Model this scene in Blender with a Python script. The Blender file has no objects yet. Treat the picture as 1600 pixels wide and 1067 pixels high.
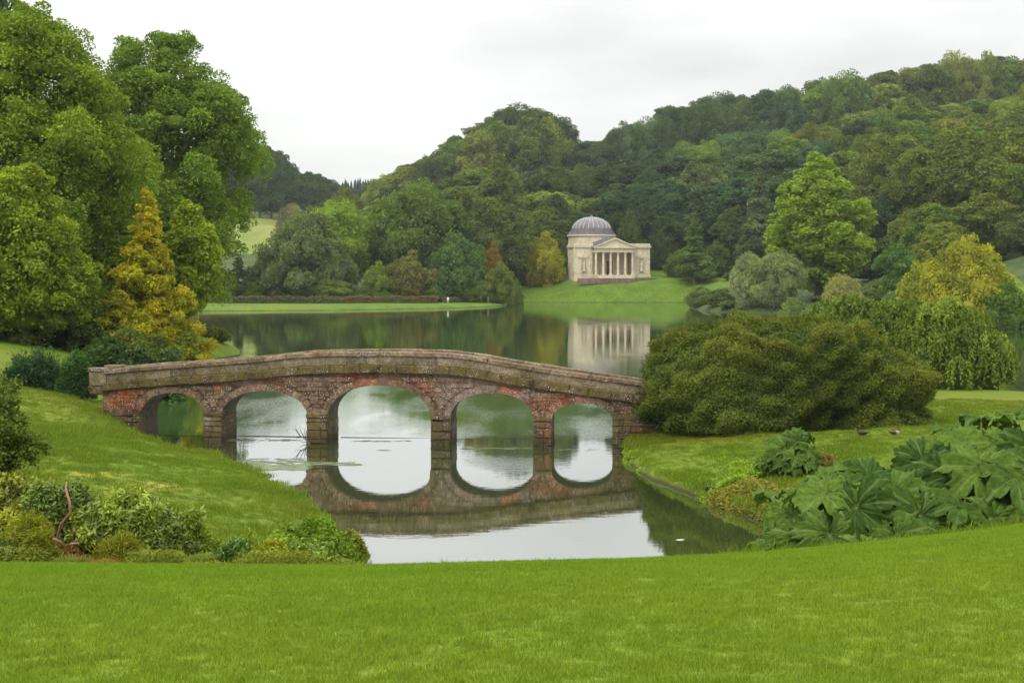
import bpy, math, random
import numpy as np
from mathutils import Vector, Matrix, Euler

rng = np.random.default_rng(11)
random.seed(11)
S = bpy.context.scene
COL = S.collection
R = math.radians

# ------------------------------------------------------------------ camera
EYE = 7.26                       # eye height above the water
cam_d = bpy.data.cameras.new('camera')
cam_d.sensor_width = 36.0
cam_d.lens = 45.0
cam_d.shift_y = -0.0653
cam_d.clip_start = 0.3
cam_d.clip_end = 6000
cam = bpy.data.objects.new('camera', cam_d)
cam.location = (0, 0, EYE)
cam.rotation_euler = (R(90), 0, 0)
COL.objects.link(cam)
S.camera = cam

# ------------------------------------------------------------------ world
SUN_EL, SUN_AZ = 52, -145        # azimuth from +Y clockwise
W = bpy.data.worlds.new('World')
S.world = W
W.use_nodes = True
nt = W.node_tree
nt.nodes.clear()
wn = nt.nodes.new
out = wn('ShaderNodeOutputWorld'); bg = wn('ShaderNodeBackground')
sky = wn('ShaderNodeTexSky'); sky.sky_type = 'NISHITA'; sky.sun_disc = False
sky.sun_elevation = R(SUN_EL); sky.sun_rotation = R(SUN_AZ)
tc = wn('ShaderNodeTexCoord'); sep = wn('ShaderNodeSeparateXYZ')
mp = wn('ShaderNodeMapping'); mp.inputs['Scale'].default_value = (1.0, 1.0, 3.6)
mp.inputs['Location'].default_value = (0.35, 0.1, 0.25)
noi = wn('ShaderNodeTexNoise'); noi.inputs['Scale'].default_value = 2.6; noi.inputs['Detail'].default_value = 5
noi.inputs['Roughness'].default_value = 0.5
mr = wn('ShaderNodeMapRange'); mr.inputs['From Min'].default_value = 0.40; mr.inputs['From Max'].default_value = 0.66
mr.inputs['To Min'].default_value = 8.4; mr.inputs['To Max'].default_value = 5.9
mx = wn('ShaderNodeMapRange'); mx.interpolation_type = 'SMOOTHSTEP'; mx.inputs['From Min'].default_value = 0.12; mx.inputs['From Max'].default_value = 0.75
el = wn('ShaderNodeMath'); el.operation = 'MULTIPLY_ADD'; el.inputs[1].default_value = 15.0
comb = wn('ShaderNodeVectorMath'); comb.operation = 'SCALE'; comb.inputs[0].default_value = (1.0, 0.995, 0.965)
mix = wn('ShaderNodeMix'); mix.data_type = 'RGBA'; mix.inputs['Factor'].default_value = 0.93
L = nt.links.new
L(tc.outputs['Generated'], mp.inputs['Vector']); L(mp.outputs[0], noi.inputs['Vector']); L(noi.outputs['Fac'], mr.inputs['Value'])
L(tc.outputs['Generated'], sep.inputs[0]); L(sep.outputs['Z'], mx.inputs['Value']); L(mx.outputs[0], el.inputs[0]); L(mr.outputs[0], el.inputs[2])
L(el.outputs[0], comb.inputs['Scale']); L(sky.outputs[0], mix.inputs['A']); L(comb.outputs[0], mix.inputs['B'])
L(mix.outputs['Result'], bg.inputs['Color']); bg.inputs['Strength'].default_value = 0.1
L(bg.outputs[0], out.inputs['Surface'])

sun_d = bpy.data.lights.new('sun', 'SUN'); sun_d.energy = 1.5; sun_d.angle = R(12); sun_d.color = (1.0, 0.94, 0.80)
sun = bpy.data.objects.new('sun', sun_d)
sdir = Vector((math.sin(R(SUN_AZ)) * math.cos(R(SUN_EL)), math.cos(R(SUN_AZ)) * math.cos(R(SUN_EL)), math.sin(R(SUN_EL))))
sun.rotation_euler = sdir.to_track_quat('Z', 'Y').to_euler()
sun.location = (0, 0, 150)
COL.objects.link(sun)
S.view_settings.view_transform = 'Standard'
S.view_settings.look = 'None'
S.view_settings.exposure = 0.34
S.view_settings.gamma = 1.0
S.view_settings.use_curve_mapping = False
S.render.engine = 'CYCLES'
S.cycles.use_denoising = True
S.cycles.max_bounces = 6
S.cycles.diffuse_bounces = 4
S.cycles.glossy_bounces = 3
S.cycles.transmission_bounces = 2
S.cycles.volume_bounces = 0
S.cycles.sample_clamp_indirect = 6

# ------------------------------------------------------------------ helpers
def link(o, parent=None):
    COL.objects.link(o)
    if parent is not None:
        o.parent = parent
    return o

def tag(o, label=None, cat=None, group=None, kind=None):
    if label: o['label'] = label
    if cat: o['category'] = cat
    if group: o['group'] = group
    if kind: o['kind'] = kind
    return o

def mesh_np(name, V, quads=None, tris=None, mat=None, tint=None, smooth=False, attrs=None):
    me = bpy.data.meshes.new(name)
    V = np.asarray(V, dtype=np.float32).reshape(-1, 3)
    idx, starts, pos = [], [], 0
    if quads is not None and len(quads):
        q = np.asarray(quads, dtype=np.int32).reshape(-1, 4)
        idx.append(q.ravel()); starts.append(pos + 4 * np.arange(len(q))); pos += 4 * len(q)
    if tris is not None and len(tris):
        t = np.asarray(tris, dtype=np.int32).reshape(-1, 3)
        idx.append(t.ravel()); starts.append(pos + 3 * np.arange(len(t))); pos += 3 * len(t)
    idx = np.concatenate(idx); starts = np.concatenate(starts).astype(np.int32)
    me.vertices.add(len(V)); me.vertices.foreach_set('co', V.ravel())
    me.loops.add(len(idx)); me.loops.foreach_set('vertex_index', idx)
    me.polygons.add(len(starts)); me.polygons.foreach_set('loop_start', starts)
    me.update(calc_edges=True)
    me.validate()
    if smooth:
        me.polygons.foreach_set('use_smooth', np.ones(len(me.polygons), dtype=bool))
    if tint is not None:
        a = me.attributes.new('tint', 'FLOAT_COLOR', 'POINT')
        c = np.ones((len(V), 4), dtype=np.float32); c[:, :3] = tint
        a.data.foreach_set('color', c.ravel())
    if attrs:
        for k, v in attrs.items():
            a = me.attributes.new(k, 'FLOAT', 'POINT')
            a.data.foreach_set('value', np.asarray(v, dtype=np.float32))
    if mat is not None:
        me.materials.append(mat)
    return me

def obj(name, me, parent=None, loc=None, rot=None, scale=None, color=None):
    o = bpy.data.objects.new(name, me)
    link(o, parent)
    if loc is not None: o.location = loc
    if rot is not None: o.rotation_euler = rot
    if scale is not None: o.scale = scale
    if color is not None: o.color = (*color[:3], 1)
    return o

def empty(name, loc=(0, 0, 0), rz=0):
    o = bpy.data.objects.new(name, None)
    o.empty_display_size = 0.3
    link(o); o.location = loc; o.rotation_euler = (0, 0, rz)
    return o

class MB:
    """collects simple pieces into one mesh"""
    def __init__(s): s.v = []; s.f = []; s.n = 0
    def add(s, v, f):
        s.v += [tuple(p) for p in v]; s.f += [tuple(i + s.n for i in g) for g in f]; s.n += len(v)
    def box(s, x0, x1, y0, y1, z0, z1):
        s.add([(x0,y0,z0),(x1,y0,z0),(x1,y1,z0),(x0,y1,z0),(x0,y0,z1),(x1,y0,z1),(x1,y1,z1),(x0,y1,z1)],
              [(0,3,2,1),(4,5,6,7),(0,1,5,4),(1,2,6,5),(2,3,7,6),(3,0,4,7)])
    def lathe(s, prof, n=24, c=(0, 0), a0=0.0, a1=2*math.pi, cap=False):
        v = []; f = []; full = abs(a1 - a0 - 2*math.pi) < 1e-6
        m = n if full else n + 1
        for r, z in prof:
            for k in range(m):
                a = a0 + (a1 - a0) * k / n
                v.append((c[0] + r*math.cos(a), c[1] + r*math.sin(a), z))
        for i in range(len(prof)-1):
            for k in range(n):
                k2 = (k+1) % m
                f.append((i*m+k, i*m+k2, (i+1)*m+k2, (i+1)*m+k))
        if cap: f.append(tuple((len(prof)-1)*m + k for k in range(m)))
        s.add(v, f)
    def tube(s, pts, radii, n=6):
        v = []; f = []
        pts = [Vector(p) for p in pts]
        for i, p in enumerate(pts):
            d = (pts[min(i+1, len(pts)-1)] - pts[max(i-1, 0)]).normalized()
            a = d.orthogonal().normalized() if abs(d.z) < 0.95 else d.cross(Vector((1,0,0))).normalized()
            if i and a.dot(pa) < 0: a = -a
            b = d.cross(a); pa = a
            for k in range(n):
                t = 2*math.pi*k/n
                v.append(p + (a*math.cos(t) + b*math.sin(t))*radii[i])
        for i in range(len(pts)-1):
            for k in range(n):
                f.append((i*n+k, i*n+(k+1) % n, (i+1)*n+(k+1) % n, (i+1)*n+k))
        f.append(tuple(range(n))[::-1]); f.append(tuple((len(pts)-1)*n+k for k in range(n)))
        s.add(v, f)
    def mesh(s, name, mat, smooth=False):
        me = bpy.data.meshes.new(name); me.from_pydata(s.v, [], s.f); me.update()
        if mat: me.materials.append(mat)
        if smooth: me.polygons.foreach_set('use_smooth', np.ones(len(me.polygons), dtype=bool))
        return me

# ------------------------------------------------------------------ materials
def newmat(name):
    m = bpy.data.materials.new(name); m.use_nodes = True
    m.node_tree.nodes.clear()
    return m, m.node_tree

class NB:
    def __init__(s, tree): s.t = tree
    def n(s, typ, **kw):
        nd = s.t.nodes.new(typ)
        for k, v in kw.items():
            if hasattr(nd, k): setattr(nd, k, v)
        return nd
    def l(s, a, b): s.t.links.new(a, b)
    def noise(s, vec, scale, detail=3, rough=0.5):
        n = s.n('ShaderNodeTexNoise'); n.inputs['Scale'].default_value = scale
        n.inputs['Detail'].default_value = detail; n.inputs['Roughness'].default_value = rough
        if vec: s.l(vec, n.inputs['Vector'])
        return n.outputs['Fac']
    def rng(s, v, a, b, c=0.0, d=1.0):
        n = s.n('ShaderNodeMapRange'); s.l(v, n.inputs['Value'])
        for k, x in zip(('From Min', 'From Max', 'To Min', 'To Max'), (a, b, c, d)): n.inputs[k].default_value = x
        return n.outputs[0]
    def mix(s, f, a, b, mode='MIX'):
        n = s.n('ShaderNodeMix', data_type='RGBA', blend_type=mode)
        for k, x in (('Factor', f), ('A', a), ('B', b)):
            if isinstance(x, (int, float)): n.inputs[k].default_value = x
            elif isinstance(x, tuple): n.inputs[k].default_value = (*x[:3], 1)
            else: s.l(x, n.inputs[k])
        return n.outputs['Result']
    def math(s, op, a, b=0.0, c=0.0):
        n = s.n('ShaderNodeMath', operation=op)
        for i, x in enumerate((a, b, c)):
            if isinstance(x, (int, float)): n.inputs[i].default_value = x
            else: s.l(x, n.inputs[i])
        return n.outputs[0]
    def bump(s, h, strength=0.5, dist=0.1):
        n = s.n('ShaderNodeBump'); n.inputs['Strength'].default_value = strength; n.inputs['Distance'].default_value = dist
        s.l(h, n.inputs['Height']); return n.outputs[0]
    def pos(s): return s.n('ShaderNodeNewGeometry').outputs['Position']
    def mapped(s, vec, sc=(1,1,1), loc=(0,0,0)):
        n = s.n('ShaderNodeMapping'); n.inputs['Scale'].default_value = sc; n.inputs['Location'].default_value = loc
        s.l(vec, n.inputs['Vector']); return n.outputs[0]
    def out(s, sh):
        o = s.n('ShaderNodeOutputMaterial'); s.l(sh, o.inputs['Surface'])
    def principled(s, color, rough=0.8, normal=None, spec=0.3):
        p = s.n('ShaderNodeBsdfPrincipled')
        if isinstance(color, tuple): p.inputs['Base Color'].default_value = (*color[:3], 1)
        else: s.l(color, p.inputs['Base Color'])
        if isinstance(rough, (int, float)): p.inputs['Roughness'].default_value = rough
        else: s.l(rough, p.inputs['Roughness'])
        p.inputs['Specular IOR Level'].default_value = spec
        if normal: s.l(normal, p.inputs['Normal'])
        return p.outputs[0]

def leaf_mat(name, spec=0.09, rough=0.65, trans=0.30, mult=1.0):
    m, t = newmat(name); b = NB(t)
    oi = b.n('ShaderNodeObjectInfo'); at = b.n('ShaderNodeAttribute', attribute_name='tint')
    c = b.mix(1.0, b.mix(1.0, oi.outputs['Color'], at.outputs['Color'], 'MULTIPLY'), (0.89, 0.99, 0.78), 'MULTIPLY')
    nz = b.noise(b.pos(), 0.35, 2)
    c = b.mix(1.0, c, b.mix(b.rng(nz, 0.3, 0.7), (0.80, 0.86, 0.9), (1.2, 1.12, 0.95)), 'MULTIPLY')
    p = b.principled(c, rough, spec=spec)
    tr = b.n('ShaderNodeBsdfTranslucent')
    b.l(b.mix(1.0, c, (1.2, 1.3, 0.35), 'MULTIPLY'), tr.inputs['Color'])
    ms = b.n('ShaderNodeMixShader'); ms.inputs[0].default_value = trans
    b.l(p, ms.inputs[1]); b.l(tr.outputs[0], ms.inputs[2]); b.out(ms.outputs[0])
    return m
M_LEAF = leaf_mat('foliage')
M_LEAF_GLOSS = leaf_mat('glossy_foliage', spec=0.22, rough=0.45, trans=0.24)

def bark_mat():
    m, t = newmat('bark'); b = NB(t)
    n1 = b.noise(b.mapped(b.pos(), (6, 6, 1.2)), 1.0, 4)
    c = b.mix(n1, (0.05, 0.04, 0.03), (0.16, 0.14, 0.10))
    b.out(b.principled(c, 0.9, b.bump(n1, 0.6, 0.08))); return m
M_BARK = bark_mat()

def grass_mat(name, base=(0.125, 0.195, 0.014), dark=(0.100, 0.168, 0.012), warm=(0.125, 0.180, 0.016), fine=14.0, far=False):
    m, t = newmat(name); b = NB(t)
    p = b.pos()
    big = b.noise(p, 0.11 if not far else 0.03, 4, 0.6)
    mid = b.noise(b.mapped(p, (1, 1.6, 1)), 0.9 if not far else 0.2, 4, 0.6)
    fin = b.noise(p, fine if not far else 1.5, 3, 0.7)
    c = b.mix(b.rng(mid, 0.35, 0.65), dark, base)
    c = b.mix(b.rng(big, 0.42 if name == 'bank_grass' else 0.50, 0.72), c, warm)
    c = b.mix(b.rng(fin, 0.25, 0.75), b.mix(1.0, c, (0.62, 0.68, 0.6), 'MULTIPLY'), b.mix(1.0, c, (1.35, 1.3, 1.3), 'MULTIPLY'))
    # worn straw coloured patches on the left bank
    if name == 'bank_grass':
        def spot(x, y, rx, ry):
            n = b.n('ShaderNodeMapping'); n.inputs['Location'].default_value = (-x/rx, -y/ry, 0); n.inputs['Scale'].default_value = (1/rx, 1/ry, 0)
            b.l(p, n.inputs['Vector']); g = b.n('ShaderNodeTexGradient', gradient_type='SPHERICAL'); b.l(n.outputs[0], g.inputs[0])
            return g.outputs['Fac']
        s1 = b.math('MAXIMUM', spot(-11.7, 36.2, 1.0, 1.6), spot(-9.6, 34.6, 1.0, 1.4))
        s1 = b.math('MULTIPLY', b.rng(s1, 0.0, 0.7), b.rng(mid, 0.3, 0.6, 0.5, 1.0))
        c = b.mix(b.math('MULTIPLY', s1, .7), c, (0.30, 0.24, 0.05))
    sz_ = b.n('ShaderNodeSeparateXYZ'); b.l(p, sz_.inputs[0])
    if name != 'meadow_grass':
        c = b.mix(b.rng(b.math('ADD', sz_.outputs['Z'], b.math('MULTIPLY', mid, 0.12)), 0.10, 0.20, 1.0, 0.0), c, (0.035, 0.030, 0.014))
    nrm = b.bump(fin, 0.7, 0.05 if not far else 0.5)
    b.out(b.principled(c, 0.9, nrm, 0.15)); return m
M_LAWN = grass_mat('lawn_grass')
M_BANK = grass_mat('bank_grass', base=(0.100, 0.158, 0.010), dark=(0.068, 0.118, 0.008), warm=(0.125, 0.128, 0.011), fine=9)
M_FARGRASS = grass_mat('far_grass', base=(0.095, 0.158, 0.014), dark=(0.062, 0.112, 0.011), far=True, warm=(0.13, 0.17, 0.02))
M_MEADOW = grass_mat('meadow_grass', base=(0.17, 0.20, 0.045), dark=(0.12, 0.16, 0.03), warm=(0.22, 0.20, 0.07), far=True)

def floor_mat():
    m, t = newmat('woodland_floor'); b = NB(t)
    n1 = b.noise(b.pos(), 0.3, 5)
    c = b.mix(b.rng(n1, 0.3, 0.7), (0.035, 0.06, 0.018), (0.07, 0.095, 0.03))
    b.out(b.principled(c, 0.95, b.bump(n1, 0.8, 1.0), 0.1)); return m
M_FLOOR = floor_mat()

def blade_mat(name='grass_blades', lo=(0.132, 0.228, 0.014), hi=(0.176, 0.280, 0.018), warm=(0.198, 0.278, 0.021), w0=0.5):
    m, t = newmat(name); b = NB(t)
    oi = b.n('ShaderNodeObjectInfo'); at = b.n('ShaderNodeAttribute', attribute_name='tint')
    p = oi.outputs['Location']
    mid = b.noise(b.mapped(p, (1, 1.6, 1)), 0.9, 4, 0.6)
    big = b.noise(p, 0.11, 4, 0.6)
    c = b.mix(b.rng(mid, 0.35, 0.65), lo, hi)
    c = b.mix(b.rng(big, w0, 0.72), c, warm)
    c = b.mix(1.0, c, b.mix(oi.outputs['Random'], (0.85, 0.88, 0.9), (1.15, 1.1, 1.0)), 'MULTIPLY')
    c = b.mix(1.0, c, at.outputs['Color'], 'MULTIPLY')
    pr = b.principled(c, 0.6, spec=0.12)
    tr = b.n('ShaderNodeBsdfTranslucent'); b.l(c, tr.inputs['Color'])
    ms = b.n('ShaderNodeMixShader'); ms.inputs[0].default_value = 0.35
    b.l(pr, ms.inputs[1]); b.l(tr.outputs[0], ms.inputs[2]); b.out(ms.outputs[0])
    return m
M_BLADE = blade_mat()
M_BANKBLADE = blade_mat('bank_blades', (0.105, 0.175, 0.012), (0.155, 0.232, 0.016), (0.175, 0.200, 0.016), 0.46)

def water_mat():
    m, t = newmat('lake_water'); b = NB(t)
    p = b.pos()
    sep = b.n('ShaderNodeSeparateXYZ'); b.l(p, sep.inputs[0])
    # light airs ruffle the lake beyond the bridge; the pool in front lies still
    ruff = b.math('MULTIPLY', b.rng(sep.outputs['Y'], 56.5, 58.5), b.rng(sep.outputs['Y'], 75, 130, 1.0, 0.25))
    patch = b.rng(b.noise(b.mapped(p, (0.5, 0.14, 1)), 0.5, 3), 0.36, 0.58)
    mpc = b.n('ShaderNodeMapping'); mpc.inputs['Location'].default_value = (0.1/2.2, -49.5/2.6, 0); mpc.inputs['Scale'].default_value = (1/2.2, 1/2.6, 0); b.l(p, mpc.inputs['Vector'])
    gc = b.n('ShaderNodeTexGradient', gradient_type='SPHERICAL'); b.l(mpc.outputs[0], gc.inputs[0]); cat = b.math('MULTIPLY', gc.outputs['Fac'], 0.9)   # cat's paw of wind
    r1 = b.noise(b.mapped(p, (1.2, 3.2, 1)), 1.0, 3)
    r2 = b.noise(b.mapped(p, (3, 7, 1)), 1.6, 3)
    h = b.math('ADD', b.math('MULTIPLY', r1, 0.0030), b.math('MULTIPLY', r2, b.math('ADD', b.math('MULTIPLY', b.math('MAXIMUM', b.math('MULTIPLY', ruff, patch), cat), 0.0095), 0.0004)))
    bp = b.n('ShaderNodeBump'); bp.inputs['Strength'].default_value = 0.42; bp.inputs['Distance'].default_value = 1.0
    b.l(h, bp.inputs['Height'])
    gl = b.n('ShaderNodeBsdfGlossy')
    b.l(b.math('ADD', b.math('MULTIPLY', ruff, 0.02), 0.006), gl.inputs['Roughness'])
    gl.inputs['Color'].default_value = (0.93, 0.95, 0.95, 1)
    b.l(bp.outputs[0], gl.inputs['Normal'])
    df = b.n('ShaderNodeBsdfDiffuse')
    b.l(b.mix(ruff, (0.032, 0.045, 0.013), (0.075, 0.14, 0.035)), df.inputs['Color'])
    fr = b.n('ShaderNodeFresnel'); fr.inputs['IOR'].default_value = 1.33
    fac = b.rng(fr.outputs[0], 0.02, 0.6, 0.40, 0.90)
    ms = b.n('ShaderNodeMixShader'); b.l(fac, ms.inputs[0]); b.l(df.outputs[0], ms.inputs[1]); b.l(gl.outputs[0], ms.inputs[2])
    b.out(ms.outputs[0]); return m
M_WATER = water_mat()

def stone_mat(name, a, c2, red=0.0, moss=0.0, lichen=0.3, rough_scale=1.0):
    m, t = newmat(name); b = NB(t)
    p = b.pos(); g = b.n('ShaderNodeNewGeometry')
    oi = b.n('ShaderNodeObjectInfo')
    n1 = b.noise(p, 1.3, 5, 0.65); n2 = b.noise(p, 7.0, 4, 0.7); n3 = b.noise(b.mapped(p, (1, 1, 1), (7, 3, 2)), 0.55, 3)
    c = b.mix(b.rng(n1, 0.35, 0.65), a, c2)
    if red:
        c = b.mix(b.math('MULTIPLY', b.rng(n3, 0.52, 0.66), red), c, (0.27, 0.062, 0.030))
        c = b.mix(b.math('MULTIPLY', b.rng(b.noise(b.mapped(p, (1,1,1), (3, 9, 1)), 0.9, 3), 0.5, 0.62), 0.6), c, (0.21, 0.155, 0.145))
    c = b.mix(1.0, c, b.mix(oi.outputs['Random'], (0.72, 0.72, 0.74), (1.28, 1.24, 1.2)), 'MULTIPLY')
    c = b.mix(1.0, c, b.mix(b.rng(n2, 0.3, 0.7), (0.45, 0.45, 0.45), (1.4, 1.4, 1.4)), 'MULTIPLY')
    # lichen crusts
    v = b.n('ShaderNodeTexVoronoi'); v.inputs['Scale'].default_value = 13.0; b.l(b.mix(0.12, p, b.n('ShaderNodeTexNoise').outputs['Color'], 'ADD'), v.inputs['Vector'])
    lz = b.math('MULTIPLY', b.rng(v.outputs['Distance'], 0.18, 0.34, 1.0, 0.0), b.rng(b.noise(p, 2.2, 3), 0.42, 0.52))
    c = b.mix(b.math('MULTIPLY', lz, lichen), c, (0.45, 0.40, 0.32))
    # moss on upper faces and in patches
    if moss:
        sn = b.n('ShaderNodeSeparateXYZ'); b.l(g.outputs['Normal'], sn.inputs[0])
        f = b.math('MULTIPLY', b.rng(b.math('ADD', b.noise(p, 1.7, 4, 0.6), b.math('MULTIPLY', sn.outputs['Z'], 0.12)), 0.44, 0.58), moss)
        c = b.mix(f, c, b.mix(n2, (0.05, 0.042, 0.014), (0.13, 0.10, 0.025)))
    sz_ = b.n('ShaderNodeSeparateXYZ'); b.l(p, sz_.inputs[0])          # damp tide mark above the waterline
    c = b.mix(b.rng(b.math('ADD', sz_.outputs['Z'], b.math('MULTIPLY', n1, -0.5)), -0.1, 0.35, 0.75, 0.0), c, (0.03, 0.028, 0.012))
    h = b.math('ADD', n2, b.math('MULTIPLY', b.noise(p, 22, 3), 0.4))
    b.out(b.principled(c, 0.92, b.bump(h, 0.8, 0.05), 0.15)); return m
M_SPAN = stone_mat('spandrel_rubble', (0.075, 0.047, 0.032), (0.16, 0.105, 0.075), red=0.8, moss=0.35, lichen=1.0)
M_MORTAR = stone_mat('weathered_mortar', (0.05, 0.034, 0.024), (0.11, 0.08, 0.058), red=0.5, moss=0.3, lichen=0.3)
M_COPE = stone_mat('coping_stone', (0.12, 0.085, 0.055), (0.23, 0.175, 0.12), red=0.25, moss=0.4, lichen=1.0)
M_PANEL = stone_mat('parapet_stone', (0.13, 0.105, 0.07), (0.225, 0.185, 0.13), moss=0.35, lichen=0.5)
M_STRING = stone_mat('string_course_stone', (0.055, 0.040, 0.020), (0.12, 0.09, 0.05), moss=0.8, lichen=0.9)
M_PIER = stone_mat('pier_stone', (0.040, 0.030, 0.018), (0.10, 0.068, 0.042), red=0.3, moss=0.8, lichen=0.7)
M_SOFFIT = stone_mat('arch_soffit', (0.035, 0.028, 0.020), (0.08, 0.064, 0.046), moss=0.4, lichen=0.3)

def temple_mats():
    res = []
    for name, a, c2 in (('temple_limestone', (0.42, 0.37, 0.27), (0.57, 0.51, 0.39)), ('temple_shadowed_wall', (0.36, 0.28, 0.20), (0.46, 0.36, 0.27)),  # second wall stone: recess shade put into its darker colour
                        ('temple_lead', (0.11, 0.105, 0.125), (0.21, 0.20, 0.225)), ('terrace_rubble', (0.09, 0.06, 0.05), (0.17, 0.12, 0.10)),
                        ('statue_stone', (0.42, 0.37, 0.28), (0.52, 0.46, 0.36))):
        m, t = newmat(name); b = NB(t); p = b.pos()
        n1 = b.noise(p, 0.9, 5, 0.65); st = b.noise(b.mapped(p, (2.2, 2.2, 0.25)), 1.0, 4)
        c = b.mix(b.rng(n1, 0.35, 0.65), a, c2)
        c = b.mix(b.math('MULTIPLY', b.rng(st, 0.52, 0.68), 0.35), c, (0.20, 0.17, 0.12))
        c = b.mix(1.0, c, b.mix(b.n('ShaderNodeObjectInfo').outputs['Random'], (0.93, 0.93, 0.93), (1.06, 1.05, 1.03)), 'MULTIPLY')
        b.out(b.principled(c, 0.85, b.bump(n1, 0.4, 0.1), 0.2)); res.append(m)
    return res
M_LIME, M_INNER, M_LEAD, M_TERR, M_STATUE = temple_mats()

def plain(name, c, rough=0.8, spec=0.2, var=0.25, scale=8):
    m, t = newmat(name); b = NB(t)
    n1 = b.noise(b.pos(), scale, 3)
    cc = b.mix(n1, tuple(x*(1-var) for x in c), tuple(min(1, x*(1+var)) for x in c))
    b.out(b.principled(cc, rough, b.bump(n1, 0.3, 0.02), spec)); return m

# ------------------------------------------------------------------ terrain
SHORE = [(-3, 24), (-3.4, 31), (-4.2, 33.7), (-6.0, 39.5), (-8.3, 45), (-11.5, 50.5), (-15.3, 54.5), (-16.4, 57), (-17.3, 61), (-21.8, 75), (-26.5, 93),
         (-26.2, 104), (-24.3, 115), (-25.5, 121), (-31, 127), (-45, 140), (-62, 165), (-76, 205), (-72, 232), (-66, 252), (-37, 259), (-14, 275), (-5, 288), (-1.4, 297), (-1.6, 303), (-5, 308),
         (-6, 322), (-2, 332), (2, 338), (13, 337), (27, 336), (46, 333), (47, 318), (39, 285), (38, 262), (40, 246), (48, 238), (58, 234),
         (66, 222), (66, 196), (67, 172), (78, 152), (110, 138), (170, 130), (230, 120), (230, 92), (130, 88), (62, 74), (44, 73), (33, 75), (27, 80), (17, 81), (12, 76), (9.5, 67),
         (7.5, 60), (5.2, 56), (4.5, 53), (4.3, 50), (4.5, 46), (6.1, 40.8), (7.3, 37.1), (7.4, 33), (7.8, 29), (9, 24)]
SH = np.array(SHORE, dtype=float)

def sdist(x, y):
    """signed distance to the shoreline, positive on land"""
    x = np.asarray(x, float); y = np.asarray(y, float)
    best = np.full(x.shape, 1e18); inside = np.zeros(x.shape, bool)
    n = len(SH)
    for i in range(n):
        x0, y0 = SH[i]; x1, y1 = SH[(i+1) % n]
        dx, dy = x1-x0, y1-y0
        t = np.clip(((x-x0)*dx + (y-y0)*dy) / (dx*dx+dy*dy), 0, 1)
        d = (x-x0-t*dx)**2 + (y-y0-t*dy)**2
        best = np.minimum(best, d)
        c = ((y0 > y) != (y1 > y))
        with np.errstate(divide='ignore', invalid='ignore'):
            xi = x0 + (y - y0) * dx / (dy if dy != 0 else 1e-9)
        inside ^= c & (x < xi)
    d = np.sqrt(best)
    return np.where(inside, -d, d)

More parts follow.
